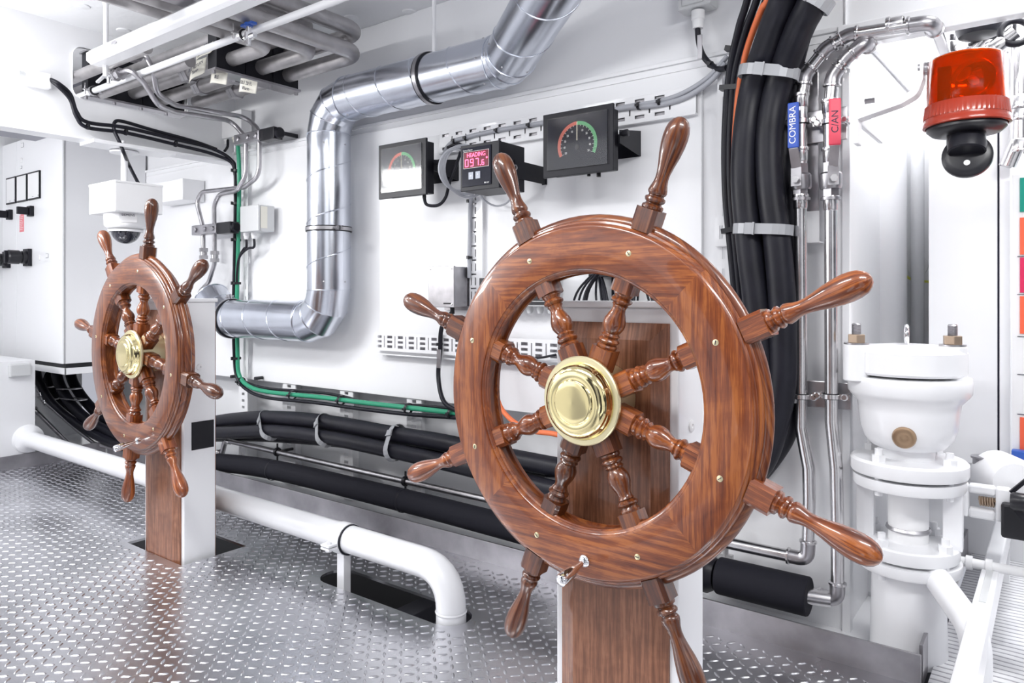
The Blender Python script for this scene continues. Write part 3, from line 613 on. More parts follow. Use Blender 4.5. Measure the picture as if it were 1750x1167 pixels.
def knob(t, x, y, z, s=1, r=.016):
    MB().lathe((x, y, z), (s, 0, 0), [(0, .010), (.012, .010), (.012, r), (.034, r), (.038, r*.7), (.038, 0)], 12, False).build('clamp_knob', M['blk'], t)
YG = 2.72
t_, ax, bx, zb, zt = instrument_box('rudder_gauge', 'black rudder angle gauge with clear dial, rightmost of the three instruments', 928, 1048, 197, 305, 190, YG, .085, .022, 'black rudder gauges')
dial(t_, ax, bx, zb, zt, YG); zc = (zb+zt)/2+.012; bracket(t_, ax+.010, bx-.004, zc, YG+.06, .115); knob(t_, bx-.002, YG+.07, zc+.012); knob(t_, ax+.008, YG+.07, zc+.012, -1)
MB().cyl((bx-.10, YG+.05, zb-.012), (bx-.10, YG+.05, zb+.012), .010, 12).cyl((bx-.15, YG+.05, zb-.004), (bx-.15, YG+.05, zb+.012), .008, 12).build('cable_gland', M['blk'], t_)
t_, ax, bx, zb, zt = instrument_box('rudder_gauge', 'black rudder angle gauge washed out by reflected light, leftmost of the three instruments', 647, 728, 249, 341, 242, YG, .085, .022, 'black rudder gauges')
dial(t_, ax, bx, zb, zt, YG); zc = (zb+zt)/2+.012; bracket(t_, ax+.010, bx-.004, zc, YG+.06, .115); knob(t_, bx-.002, YG+.07, zc+.012)
MB().cyl((bx-.06, YG+.05, zb-.012), (bx-.06, YG+.05, zb+.012), .010, 12).build('cable_gland', M['blk'], t_)
g1 = (ax, bx, zb, zt)
YH = 2.60
t_, ax, bx, zb, zt = instrument_box('heading_display', 'black heading display with red digits 097.6, between the two rudder gauges', 787, 853, 250, 328, 245, YH, .20, .002)
zc = (zb+zt)/2; w_ = bx-ax; pf_ = MB().box((ax+.012, YH-.004, zb+.02), (bx-.045, YH, zt-.014)).build('front_panel', M['face'], t_, bevel=.001)
u0, u1 = ax+.024, bx-.055; v0, v1 = zb+.105, zt-.034
MB().box((u0, YH-.0055, v0), (u1, YH-.004, v1)).build('display_window', M['ledbg'], pf_)
fr = MB()
for a, b in (((u0, v0), (u1, v0)), ((u0, v1), (u1, v1)), ((u0, v0), (u0, v1)), ((u1, v0), (u1, v1))): fr.bar((a[0], YH-.006, a[1]), (b[0], YH-.006, b[1]), .0012, .0008, (0, 1, 0))
fr.build('window_frame', M['wink'], pf_)
def seg(ch, x, z, w, h, mb, th=.0035):
    S = {'0': 'abcdef', '9': 'abcdfg', '7': 'abc', '6': 'acdefg', '8': 'abcdefg', 'H': 'bcefg'}[ch]; y = YH-.0065
    pt = {'a': ((0, h), (w, h)), 'b': ((w, h), (w, h/2)), 'c': ((w, h/2), (w, 0)), 'd': ((0, 0), (w, 0)), 'e': ((0, 0), (0, h/2)), 'f': ((0, h/2), (0, h)), 'g': ((0, h/2), (w, h/2))}
    for s in S: (a, b), (c, d) = pt[s]; mb.bar((x+a, y, z+b), (x+c, y, z+d), th, .0008, (0, 1, 0))
mb = MB(); wd = u1-u0
for k, ch in enumerate('097'): seg(ch, u0+.012+k*.031, v0+.009, .017, .032, mb, .0042)
seg('6', u0+.112, v0+.009, .012, .022, mb, .0036); mb.box((u0+.1005, YH-.007, v0+.007), (u0+.1055, YH-.006, v0+.012)); mb.box((u1-.016, YH-.007, v0+.036), (u1-.008, YH-.006, v0+.044))
mb.build('heading_digits', M['led'], pf_)
mb = MB()
text('heading_word', 'HEADING', .028, ((u0+u1)/2, YH-.006, v1-.018), (1, 0, 0), (0, 0, 1), M['led'], pf_, .0005, sx=.92)
text('lettering', 'Sperry Marine', .010, (ax+.020, YH-.0045, zt-.026), (1, 0, 0), (0, 0, 1), M['wink'], pf_, .0002, 'LEFT')
text('lettering', '\u25a0 DISP', .009, (bx-.055, YH-.0045, zb+.03), (1, 0, 0), (0, 0, 1), M['wink'], pf_, .0002, 'RIGHT')
for k in range(2):
    b_ = MB().box((u0+.032+k*.042, YH-.008, zb+.052), (u0+.060+k*.042, YH-.004, zb+.086)).build('push_button', M['dimw'], pf_, bevel=.001)
    text('arrow_symbol', 'v^'[k], .018, (u0+.046+k*.042, YH-.0085, zb+.069), (1, 0, 0), (0, 0, 1), M['wink'], b_, .0002)
MB().box((bx-.0, YH+.115, zc-.05), (bx+.004, YW-.024, zc+.035)).box((bx-.02, YW-.03, zc-.05), (bx+.008, YW-.024, zc+.035)).build('mounting_bracket', M['blkm'], t_)
MB().torus((bx+.004, YH+.12, zc), (1, 0, 0), .011, .003, 16, 6).build('lock_ring', M['stain2'], t_)
hx = (ax+bx)/2
# ------------------------------------------------------------------ boxes on the wall
def corner_box(xc, Yc, xl, xr, yt, yb):
    c = P(xc, (yt+yb)/2, Y=Yc); X0 = P(xl, 500, Y=Yc).x; Y1 = P(xr, 500, X=c.x).y
    return X0, c.x, Yc, Y1, P(xc, yb, Y=Yc).z, P(xc, yt, Y=Yc).z
x0, x1, y0, y1, z0, z1 = corner_box(775, 2.84, 733, 794, 455, 524)
t_ = thing('junction_box', 'brushed metal junction box on the wall above the left handle of the large wheel', 'box', ((x0+x1)/2, y0, z0))
y1 = 2.975; MB().box((x0, y0+.012, z0), (x1, y1, z1)).build('housing', M['stain2'], t_, bevel=.003); MB().box((x0-.004, y0, z0-.004), (x1+.004, y0+.012, z1+.004)).build('lid', M['stain2'], t_, bevel=.003)
for i in (0, 1):
    for j in (0, 1): MB().lathe((x0+.012+i*(x1-x0-.024), y0, z0+.012+j*(z1-z0-.024)), (0, -1, 0), [(0, .005), (.002, .005), (.003, 0)], 10).build('lid_screw', M['stain'], t_)
MB().box((x1-.07, y0-.001, z0+.012), (x1-.015, y0+.001, z0+.020)).build('type_plate', M['blk'], t_)
MB().box((x0-.02, y1-.012, z1), (x1+.02, y1, z1+.022)).box((x0-.0, y1-.012, z0-.022), (x1+.02, y1, z0)).build('mounting_flange', M['stain2'], t_)
gx = (x0+x1)/2+.02
MB().cyl((gx, (y0+y1)/2, z0-.04), (gx, (y0+y1)/2, z0), .012, 12).build('cable_gland', M['blk'], t_)
jx = gx; jy = (y0+y1)/2; jz = z0
a = P(818, 474, Y=2.86); b = P(940, 524, Y=2.86)
t_ = thing('control_unit', 'flat black control unit with white outline, seen behind the upper left of large wheel rim', 'box', ((a.x+b.x)/2, 2.86, b.z))
MB().box((a.x, 2.86, b.z), (b.x, 2.96, a.z)).build('housing', M['greyplast'], t_, bevel=.004); MB().box((a.x+.008, 2.856, b.z+.008), (b.x-.008, 2.86, a.z-.004)).build('front_label', M['blk'], t_)
fr = MB(); q0, q1, r0_, r1_ = a.x+.03, b.x-.02, b.z+.025, a.z-.02
for s, e in (((q0, r0_), (q1, r0_)), ((q0, r1_), (q1, r1_)), ((q0, r0_), (q0, r1_)), ((q1, r0_), (q1, r1_))): fr.bar((s[0], 2.8555, s[1]), (e[0], 2.8555, e[1]), .0022, .001, (0, 1, 0))
fr.build('outline', M['wink'], t_)
for k in range(6): x = a.x+.10+k*.062; MB().lathe((x, 2.91, b.z-.035), (0, 0, 1), [(0, .012), (.02, .018), (.035, .018)], 12).build('cable_gland', M['greyplast'], t_)
MB().lathe((a.x-.0, 2.91, a.z-.085), (-1, 0, -.25), [(0, .020), (.02, .020), (.035, .013), (.05, .012)], 14).build('plug', M['blk'], t_)
o = MB().tube(spline([(a.x-.045, 2.91, a.z-.095), (a.x-.07, 2.915, a.z-.13), (a.x-.065, 2.93, a.z-.22), (a.x-.03, 2.94, a.z-.33)]), .006, 8).build('lead_wire', M['rub']); tag(o, 'short thin black lead hanging from the plug of the black control unit', 'cable')
x0, x1, y0, y1, z0, z1 = corner_box(441, 2.84, 410, 452, 349, 394)
t_ = thing('junction_box', 'light grey plastic junction box on the wall between green cable and tall duct', 'box', ((x0+x1)/2, y0, z0))
y1 = 2.97; MB().box((x0, y0+.02, z0), (x1, y1, z1)).build('housing', M['greyplast'], t_, bevel=.008); MB().box((x0, y0, z0), (x1, y0+.019, z1)).build('lid', M['greyplast'], t_, bevel=.006)
MB().box((x1+.0, y0+.02, z0+.02), (x1+.002, y0+.07, z1-.01)).build('paper_sticker', M['paper'], t_)
for k, px in enumerate((421, 434)):
    x = P(px, 400, Y=2.9).x; MB().lathe((x, 2.90, z0-.045), (0, 0, 1), [(0, .012), (.01, .017), (.022, .017), (.024, .021), (.045, .021)], 14).build('cable_gland', M['plast'], t_)
    c1 = P(409, 440, Y=2.89); o = MB().tube(spline([(x, 2.90, z0-.04), (x, 2.90, z0-.10), P(417+k*6, 425, Y=2.9), (c1.x, 2.89, c1.z), P(405, 470, Y=2.90), P(405, 500, Y=2.93)]), .0085, 10).build('gland_cable', M['rub'])
    tag(o, ['black cable from the left gland of the light grey box to the green cable run', 'black cable from the right gland of the light grey box to the green cable run'][k], 'cable', 'cables from the light grey box')
x0, x1, y0, y1, z0, z1 = corner_box(412, 2.905, 365, 421, 186, 230)
t_ = thing('terminal_box', 'white box high on the wall behind the two bent steel tubes', 'box', ((x0+x1)/2, y0, z0)); MB().box((x0, y0, z0), (x1, 2.99, z1)).build('housing', M['plast'], t_, bevel=.004)
for px, mk in ((388, 'plast'), (402, 'paper')):
    q = P(px, 230, Y=2.94); MB().lathe((q.x, 2.94, z0-.035), (0, 0, 1), [(0, .016), (.02, .016), (.022, .021), (.036, .021)], 14).build('cable_gland', M[mk], t_)
# ------------------------------------------------------------------ cables by the instruments
def cable(name, pts, r, mk, label, cat='cable', group=None, ties=(), n=10, smooth=8):
    o = MB().tube(spline(pts, smooth), r, n).build(name, M[mk]); tag(o, label, cat, group)
    return o
def tie(o, p, d, r, mk='blk', w=.012, head=(0, -1, 0)):
    p = Vector(p); d = Vector(d).normalized(); h = Vector(head)
    MB().lathe(p-d*w/2, d, [(0, r), (0, r+.0025), (w, r+.0025), (w, r)], 16, caps=False).obox(p+h*(r+.005), d, h, d.cross(h), (w*.7, .006, .006)).build('cable_tie', M[mk], o)
yt_ = 2.945
g = [P(757, 300, Y=2.94), P(760, 262, Y=yt_), P(773, 243, Y=yt_), P(800, 234, Y=yt_), P(850, 223, Y=yt_), P(928, 210, Y=yt_), P(1060, 186, Y=yt_), P(1120, 180, Y=yt_), P(1170, 167, Y=yt_), P(1215, 138, Y=2.94), P(1240, 108, Y=2.93)]
o = cable('instrument_cable', g, .012, 'graycab', 'grey cable along the upper slotted tray, the lower of two at right', group='grey cables of the upper tray')
for px, py in ((777, 241), (797, 236), (850, 223), (905, 214)): tie(o, P(px, py, Y=yt_), (1, 0, 0), .012)
g = [P(1045, 190, Y=yt_), P(1070, 182, Y=yt_), P(1120, 174, Y=yt_), P(1165, 160, Y=yt_), P(1210, 132, Y=2.94), P(1243, 96, Y=2.93)]
o = cable('instrument_cable', g, .010, 'graycab', 'thin grey cable from the right gauge to the hose bundle, upper of two', group='grey cables of the upper tray')
for px, py in ((1092, 181), (1128, 175)): tie(o, P(px, py, Y=yt_), (1, 0, 0), .016)
ax, bx, zb, zt = g1
cable('instrument_cable', [(bx-.06, 2.77, zb-.01), (bx-.05, 2.78, zb-.045), (bx+.01, 2.80, zb-.05), (bx+.045, 2.82, zb-.01), (bx+.05, 2.85, zb+.08), (bx+.06, 2.93, zt-.02), P(765, 252, Y=2.94)], .0085, 'rub', 'black cable looping below the left gauge and up to the tray')
rc = P(788, 292, Y=2.82); mb = MB()
for k in range(5): mb.torus(rc+Vector((.004*k, .015*k-.03, .006*(k % 2))), (1.0, -.35, 0), .105+.007*k, .0058, 40, 8)
tag(mb.build('coiled_cable', M['graycab']), 'coil of grey cable hanging behind the left side of the red digital display', 'cable')
cable('thin_cable', [P(818, 325, Y=2.85), P(828, 342, Y=2.90), P(848, 352, Y=2.93), P(868, 345, Y=2.92), P(878, 325, Y=2.88)], .005, 'graycab', 'thin grey cable loop hanging below the red digital display')
o = cable('display_cable', [P(807, 328, Y=2.90), P(804, 350, Y=2.945), P(803, 400, Y=2.945), P(802, 440, Y=2.945), P(802, 475, Y=2.945)], .011, 'graycab', 'grey cable running down the upright slotted strip below the digital display')
for py in (344, 440): tie(o, P(803, py, Y=2.945), (0, 0, 1), .011)
o = cable('box_cable', [(jx, jy, jz-.03), P(755, 560, Y=2.92), P(752, 600, Y=2.925), P(749, 640, Y=2.93), P(754, 675, Y=2.90), P(765, 693, Y=2.89), P(790, 705, Y=2.90)], .0125, 'rub', 'black cable dropping from the brushed metal junction box to the green cable run')
tie(o, P(752, 588, Y=2.925), (0, 0, 1), .0125); MB().obox(P(750, 613, Y=2.905), (1, 0, 0), (0, 1, 0), (0, 0, 1), (.012, .004, .05)).build('steel_tag', M['stain2'], o)
# coils of spare cable behind the top of the large wheel
bk = P(1040, 490, Y=2.93); t_ = thing('coil_hanger', 'black bracket on the wall seen through the top of the large wheel', 'bracket', (bk.x, bk.y, bk.z-.1))
MB().box((bk.x-.09, 2.90, bk.z+.045), (bk.x+.13, 2.975, bk.z+.12)).build('hanger_arm', M['blkm'], t_, bevel=.003); MB().box((bk.x+.0, 2.955, bk.z-.12), (bk.x+.075, 2.975, bk.z+.06)).build('hanger_plate', M['blkm'], t_, bevel=.003)
for k, (dx, lab) in enumerate(((-.07, 'left coil of thin black cable hanging behind the top of the large wheel'), (.19, 'right coil of thin black cable hanging behind the top of the large wheel'))):
    mb = MB(); random.seed(5+k)
    for j in range(9):
        o_ = random.uniform(-.03, .03); ph = [(bk.x+dx*.55+.4*o_, 2.93-.004*j, bk.z+.075), (bk.x+dx+o_-.05, 2.915-.004*j, bk.z-.03), (bk.x+dx-.07+o_, 2.91-.004*j, bk.z-.20-o_), (bk.x+dx+.0+o_*.4, 2.91-.003*j, bk.z-.27+o_), (bk.x+dx+.07+o_, 2.91-.004*j, bk.z-.20), (bk.x+dx+.04+o_, 2.915, bk.z-.03), (bk.x+dx*.6, 2.93-.004*j, bk.z+.078)]
        mb.tube(spline(ph, 6), .0055, 6)
    tag(mb.build('coiled_cable', M['rub']), lab, 'cable', 'coils of spare black cable')
cable('thin_cable', [P(905, 612, Y=2.93), P(925, 611, Y=2.91), P(950, 606, Y=2.90)], .006, 'rub', 'short thin black wire in front of the lower slotted tray, left of the right pedestal')
cable('orange_cable', [P(850, 560, Y=2.9), P(845, 620, Y=2.9), P(850, 680, Y=2.88), P(868, 712, Y=2.86), P(905, 735, Y=2.84), P(950, 742, Y=2.82), P(1010, 760, Y=2.82)], .0125, 'orange', 'orange cable curving behind the left side of the large wheel')

# ------------------------------------------------------------------ thick hoses
HR = .047
def to_ceiling(pts):
    "carry a run that leaves the top of the photo on to the ceiling"
    p, q = Vector(pts[0]), Vector(pts[1]); d = (p-q).normalized()+Vector((0, 0, .25)); d.normalize(); return [p+d*((ZC+.01-p.z)/d.z)]+pts if p.z > 2.3 else pts
def hose(pts, r, label, group, name='rubber_hose', mk='rub'): return cable(name, to_ceiling(pts), r, mk, label, 'hose', group, n=18, smooth=10)
Yv = 2.84
low = [P(1340, 690, Y=Yv), P(1325, 770, Y=Yv)]
def X(p, Y): return P(*p, Y=Y)
hose([X((1352, -40), 2.62), X((1322, 45), 2.72), X((1290, 140), Yv), X((1275, 230), Yv), X((1272, 320), Yv), X((1282, 430), Yv), X((1297, 560), Yv), X((1300, 700), Yv), X((1240, 800), 2.86), X((1130, 800), 2.88), X((940, 800), 2.88)], .052, 'thick black hose rising behind the right of the large wheel, next to the orange cable', 'thick black hoses at right')
hose([X((1405, -40), 2.60), X((1368, 45), 2.70), X((1335, 130), 2.83), X((1316, 220), Yv), X((1317, 320), Yv), X((1330, 430), Yv), X((1338, 560), Yv), X((1330, 700), Yv), X((1275, 815), 2.86), X((1130, 820), 2.88), X((940, 825), 2.88)], .052, 'middle thick black hose of the bundle rising at right, fully in front', 'thick black hoses at right')
hose([X((1380, 0), 2.9), X((1345, 150), 2.93), X((1335, 300), 2.93), X((1342, 400), 2.93), X((1354, 550), 2.93), X((1350, 680), 2.93), X((1330, 760), 2.93), X((1250, 840), 2.94), X((1130, 850), 2.94)], .046, 'rearmost thick black hose, showing at the right edge of the rising bundle', 'thick black hoses at right')
for k, (dx, lab) in enumerate(((0, 'outermost left thin black cable of the bundle rising past the hose straps'), (8, 'second thin black cable from the left in the rising bundle'), (16, 'thin black cable directly left of the rising orange cable'))):
    o = cable('black_cable', to_ceiling([X((1285+dx*2.2, -30), 2.72), X((1262+dx*1.6, 50), 2.80), X((1246+dx*1.1, 130), 2.86), X((1239+dx, 230), 2.88), X((1240+dx, 330), 2.88), X((1249+dx, 430), 2.88), X((1262+dx, 560), 2.88), X((1275+dx, 660), 2.88)]), .0145, 'rub', lab, group='thin black cables rising at right')
    if k == 1:
        for p_, q_ in (((1258, 86), (1246, 130)), ((1249, 151), (1244, 200)), ((1252, 393), (1256, 420))):
            c_ = X(p_, 2.88); d_ = X(q_, 2.88)-c_; d_.normalize(); MB().obox(c_+Vector((0, -.012, 0)), d_.cross(Vector((0, 1, 0))), d_, (0, 1, 0), (.038, .010, .018)).build('cable_tie', M['blk'], o)
o = cable('orange_cable', to_ceiling([X((1325, -30), 2.66), X((1302, 15), 2.70), X((1281, 70), 2.80), X((1268, 120), 2.85), X((1260, 180), 2.86), X((1255, 260), 2.86), X((1256, 330), 2.86), X((1262, 385), 2.86), X((1275, 480), 2.88)]), .0125, 'orange', 'orange cable rising between the thin black cables and thick hoses at right')
def strap_bar(name, a, b, r, h, label, grp, col='strap'):
    "flat strap looped round neighbouring hoses between points a and b"
    a, b = Vector(a), Vector(b); d = (b-a).normalized(); out = Vector((0, -1, 0)); out = (out-d*out.dot(d)).normalized(); up = d.cross(out).normalized()
    loop = [a+d*(r*math.cos(t))+out*(r*math.sin(t)) for t in [PI/2+PI*k/8 for k in range(9)]]+[b+d*(r*math.cos(t))+out*(r*math.sin(t)) for t in [-PI/2+PI*k/8 for k in range(9)]]
    n = len(loop); mb = MB(); vs = []
    for p in loop: c_ = (a+b)/2; nn = (p-c_).normalized(); vs += [p-up*h/2, p+up*h/2, p+up*h/2+nn*.003, p-up*h/2+nn*.003]
    fs = []
    for i in range(n):
        j = (i+1) % n
        for k in range(4): l = (k+1) % 4; fs.append((i*4+k, j*4+k, j*4+l, i*4+l))
    mb.add(vs, fs, smooth=False); m_ = (a+b)/2+out*(r+.006)
    o = mb.build(name, M[col]); MB().obox(m_-d*(.03), d, up, out, (.018, h*.55, .004)).obox(m_-d*(.015), d, up, out, (.003, h*.6, .006)).build('buckle', M[col], o); return tag(o, label, 'strap', grp)
strap_bar('hose_strap', X((1293, 124), 2.80), X((1334, 127), 2.82), .066, .042, 'grey strap round the two thick hoses high up, level with the blue valve top', 'grey straps on the rising hoses')
strap_bar('hose_strap', X((1281, 392), 2.835), X((1327, 393), 2.835), .060, .040, 'grey strap round the thick hoses at mid height, above the large wheel rim', 'grey straps on the rising hoses')
strap_bar('hose_strap', X((1395, 2), 2.62), X((1350, -20), 2.62), .058, .045, 'grey strap round the thick hoses at the very top of the photo', 'grey straps on the rising hoses')
strap_bar('hose_strap', X((1310, 663), 2.86), X((1340, 672), 2.88), .056, .035, 'grey strap round the thick hoses low down, behind the right edge of the large wheel', 'grey straps on the rising hoses')
# floor-level bundle between the pedestals (continues from under the cabinet)
G = 'thick black hoses low along the wall'
def Ls(px): return [P(a, b, Y=c) for a, b, c in px]
hose(Ls([(78, 625, 2.72), (84, 655, 2.72), (105, 690, 2.74), (150, 725, 2.78), (230, 745, 2.8), (330, 728, 2.82), (400, 717, 2.84), (470, 714, 2.85), (560, 722, 2.86), (660, 740, 2.86), (760, 757, 2.86), (860, 780, 2.86), (960, 800, 2.86)]), HR, 'uppermost thick black hose along the wall, from under the cabinet to behind the large wheel', G)
hose(Ls([(95, 625, 2.66), (101, 655, 2.66), (125, 695, 2.68), (170, 730, 2.72), (240, 755, 2.74), (330, 742, 2.76), (400, 739, 2.78), (470, 737, 2.80), (560, 748, 2.80), (660, 768, 2.80), (760, 790, 2.80), (860, 815, 2.80), (960, 840, 2.80)]), HR*.9, 'lower front thick black hose along the wall, directly under the uppermost one', G)
hose(Ls([(62, 625, 2.60), (66, 650, 2.60), (90, 690, 2.62), (140, 730, 2.66), (200, 760, 2.68), (240, 765, 2.70)]), .036, 'thick black hose nearest the left bulkhead, dropping from the cabinet floor', G)
hose(Ls([(118, 625, 2.78), (126, 655, 2.78), (150, 690, 2.80), (185, 720, 2.82), (250, 740, 2.84), (330, 745, 2.90), (470, 745, 2.93), (660, 762, 2.93), (860, 800, 2.93), (960, 822, 2.93)]), HR*.9, 'rear thick black hose along the wall, mostly hidden between the other two', G)
for k, (p, q) in enumerate((((457, 714), (461, 739)), ((556, 722), (556, 748)), ((680, 743), (672, 770)))):
    strap_bar('hose_strap', P(*p, Y=2.855), P(*q, Y=2.80), HR+.010, .034, ['grey strap round the low hoses nearest the left pedestal', 'middle grey strap round the low hoses, below the duct elbow', 'grey strap round the low hoses nearest the large wheel'][k], 'grey straps on the low hoses')
for k, (p, q) in enumerate((((66, 661), (88, 661)), ((72, 677), (92, 681)), ((106, 664), (132, 664)), ((112, 680), (140, 683)))):
    strap_bar('hose_strap', P(*p, Y=2.66), P(*q, Y=2.68), .040, .010, ['upper thin steel strap on the left pair of hoses under the cabinet', 'lower thin steel strap on the left pair of hoses under the cabinet', 'upper thin steel strap on the right pair of hoses under the cabinet', 'lower thin steel strap on the right pair of hoses under the cabinet'][k], 'steel straps under the cabinet', 'stain2')
# foam-insulated pipe and bare steel pipe along the foot of the wall
o = cable('insulated_pipe', Ls([(372, 790, 2.80), (470, 803, 2.80), (690, 855, 2.80), (930, 917, 2.80)]), .062, 'foam', 'thick black foam-insulated pipe low along the wall behind the white floor pipe', 'pipe', n=24)
for a, b in (((466, 803), (476, 805)), ((688, 855), (698, 857))): p, q = P(*a, Y=2.80), P(*b, Y=2.80); MB().lathe(p, q-p, [(0, .0622), (.002, .0650), (.014, .0650), (.016, .0622)], 24, caps=False).build('joint', M['rub'], o)
def fitting(o, p, d, r, L=.05, mk='stain', nm='press_fitting'):
    d = Vector(d).normalized(); p = Vector(p)-d*L/2; MB().lathe(p, d, [(0, r), (0, r+.007), (.006, r+.008), (.012, r+.007), (.013, r+.003), (L-.004, r+.003), (L, r)], 20, caps=False).build(nm, M[mk], o)
t_ = thing('steel_pipe', 'long bare steel pipe between the low hoses and the foam-insulated pipe', 'pipe', P(600, 800, Y=2.88))
MB().tube(fillet(Ls([(374, 800, 2.88), (385, 752, 2.88), (660, 815, 2.88), (960, 882, 2.88)]), .05), .0185, 14).build('tube', M['stain2'], t_)
for a in ((391, 754), (373, 775)): fitting(t_, P(*a, Y=2.88), (1, 0, 0) if a[0] > 380 else (0, 0, 1), .0185)
for a in ((474, 772), (693, 822)):
    p = P(*a, Y=2.88); MB().torus(p, (1, 0, 0), .024, .006, 20, 8, 1.8).cyl(p-Vector((0, 0, .055)), p+Vector((0, 0, .055)), .006, 8).box((p.x-.008, p.y, p.z-.008), (p.x+.008, 3.0, p.z+.008)).build('pipe_clip', M['blk'], t_)
t_ = thing('steel_pipe', 'slim steel pipe dropping beside the left bulkhead and slanting down to the floor', 'pipe', P(50, 640, Y=2.6))
MB().tube(fillet(Ls([(50, 618, 2.5), (50, 692, 2.5), (62, 703, 2.52), (150, 790, 2.62)]), .06), .0165, 12).build('tube', M['stain2'], t_)
for a in ((50, 682), (60, 701)): fitting(t_, P(*a, Y=2.5), (0, 0, 1) if a[0] == 50 else (1, 0, -.8), .0165, .04)
t_ = thing('steel_pipe', 'slim steel pipe touching the hoses under the white switch cabinet', 'pipe', P(70, 660, Y=2.58))
MB().tube(fillet(Ls([(62, 658, 2.58), (73, 684, 2.58), (135, 738, 2.64), (160, 757, 2.66), (200, 768, 2.68)]), .05), .014, 12).build('tube', M['stain2'], t_)
for a in ((70, 675), (77, 688)): fitting(t_, P(*a, Y=2.58), (.6, 0, -1), .014, .035)

# ------------------------------------------------------------------ green / black cable run
G = 'cables of the green run'; Yg = 2.93
base = [(404, 240), (407, 300), (405, 420), (403, 520), (404, 600), (408, 640), (425, 660), (460, 670), (540, 678), (620, 688), (700, 697), (790, 707)]
def run(dx, dy, dY): return [P(x+(dx if y < 640 else dx*.3), y+(dy if y >= 640 else 0), Y=Yg+dY) for x, y in base]
o = cable('green_cable', run(2, 0, -.012), .0145, 'green', 'green cable running down the wall beside the duct then right above the hoses', group=G)
for py in (292, 348, 410, 484, 570, 612): tie(o, P(404, py, Y=Yg-.01), (0, 0, 1), .030, w=.016)
for px, py in ((412, 652), (500, 675), (583, 684), (698, 698), (772, 706)): tie(o, P(px, py, Y=Yg-.01), (1, 0, -.1), .030, w=.016)
kb = [P(100, 143, Y=1.95), P(112, 160, Y=2.0)]
def beamrun(off):
    return [P(82, 134, X=XB+.05), P(100, 145+off*.6, X=XB+.09), P(120, 165+off, X=XB+.07), P(131, 195+off, X=XB+.07), P(150, 213+off, X=XB+.07), P(215, 222+off, X=XB+.07), P(300, 242+off, X=XB+.07), P(360, 257+off, X=XB+.08), P(395, 275+off*.5, Y=2.90), P(402, 300, Y=2.91)]
cable('black_cable', beamrun(-4)+[P(401, 420, Y=2.92), P(399, 520, Y=2.92), P(400, 600, Y=2.92), P(405, 645, Y=2.92), P(425, 668, Y=2.92), P(460, 680, Y=2.92), P(540, 688, Y=2.91), P(620, 699, Y=2.91), P(700, 708, Y=2.91), P(790, 714, Y=2.91)], .0115, 'rub', 'black cable along the beam edge, down the wall and under the green cable', group=G)
o = cable('black_cable', beamrun(5), .0115, 'rub', 'lower black cable along the edge of the overhead beam at upper left', group='black cables on the beam')
for px, py in ((150, 216), (215, 226), (300, 246)): tie(o, P(px, py, X=XB+.07), (0, 1, -.1), .018)
cable('black_cable', [P(408, 645, Y=2.94), P(425, 655, Y=2.94), P(460, 664, Y=2.94), P(540, 670, Y=2.94), P(580, 676, Y=2.94), P(640, 690, Y=2.94), P(720, 693, Y=2.94), P(790, 700, Y=2.94)], .010, 'rub', 'black cable directly above the horizontal part of the green cable', group=G)
o = cable('black_cable', [P(240, 320, Y=2.3), P(222, 285, Y=2.3), P(212, 262, X=XB+.12), P(203, 240, X=XB+.09), P(195, 222, X=XB+.07), P(197, 208, X=XB+.06), P(212, 208, X=XB+.05), P(260, 222, X=XB+.05), P(330, 241, X=XB+.06), P(370, 255, X=XB+.07)], .011, 'rub', 'black cable looping up from the dome camera housing onto the overhead beam')
cable('black_cable', [P(389, 237, Y=2.94), P(389, 250, Y=2.92), P(384, 258, X=XB+.08)], .0095, 'rub', 'short black cable from the white terminal box to the beam cables', group='black cables on the beam')
xs = P(418, 400, Y=2.96).x
t_ = thing('cable_ladder', 'narrow white cable strip on the wall behind the green cable', 'tray', (xs, 2.97, .8))
perf((xs-.02, 2.965, .70), (0, 0, 1), (1, 0, 0), (0, 1, 0), 1.45, .05, tray_holes(1.45, .10, ((.018, .032),), .05)).build('slotted_web', M['white'], t_)
zz = P(500, 662, Y=2.985).z; a = P(395, 640, Y=2.96); b = P(1215, 700, Y=2.96)
for k in range(2):
    p = P((401, 442)[k], (643, 646)[k], Y=2.965); MB().cyl(p+Vector((0, -.03, 0)), p+Vector((0, .03, 0)), .012, 12).build('strip_bolt', M['blk'], t_)

# ------------------------------------------------------------------ hydraulic tubes at upper left
def P3s(l): return [P(a, b, Y=c) for a, b, c in l]
G = 'bent hydraulic tubes'
t_ = thing('hydraulic_tube', 'bent steel tube with nut, outer of the pair beside the green cable', 'pipe', P(440, 300, Y=2.86), G)
MB().tube(fillet(P3s([(228, 97, 2.05), (247, 90, 2.05), (262, 120, 2.1), (268, 160, 2.15), (300, 180, 2.35), (420, 200, 2.86), (443, 222, 2.86), (443, 300, 2.86), (418, 320, 2.86), (345, 328, 2.86), (336, 345, 2.86), (347, 388, 2.86), (348, 440, 2.86)]), .10), .0155, 14).build('tube', M['stain2'], t_)
p = P(348, 432, Y=2.86)
def nuts(p, d, r, t, nm='union_nut'): MB().lathe(Vector(p)-Vector(d)*.045, d, [(0, r), (.026, r)], 6, False).lathe(Vector(p)+Vector(d)*.008, d, [(0, r), (.026, r)], 6, False).lathe(Vector(p)-Vector(d)*.02, d, [(0, r*.8), (.03, r*.8)], 16).build(nm, M['stain2'], t)
nuts(p, (0, 0, 1), .031, t_); nuts(P(232, 96, Y=2.05), (1, 0, 0), .034, t_)
t_ = thing('hydraulic_tube', 'bent steel tube with nut, inner of the pair, ending beside the left pedestal', 'pipe', P(367, 420, Y=2.86), G)
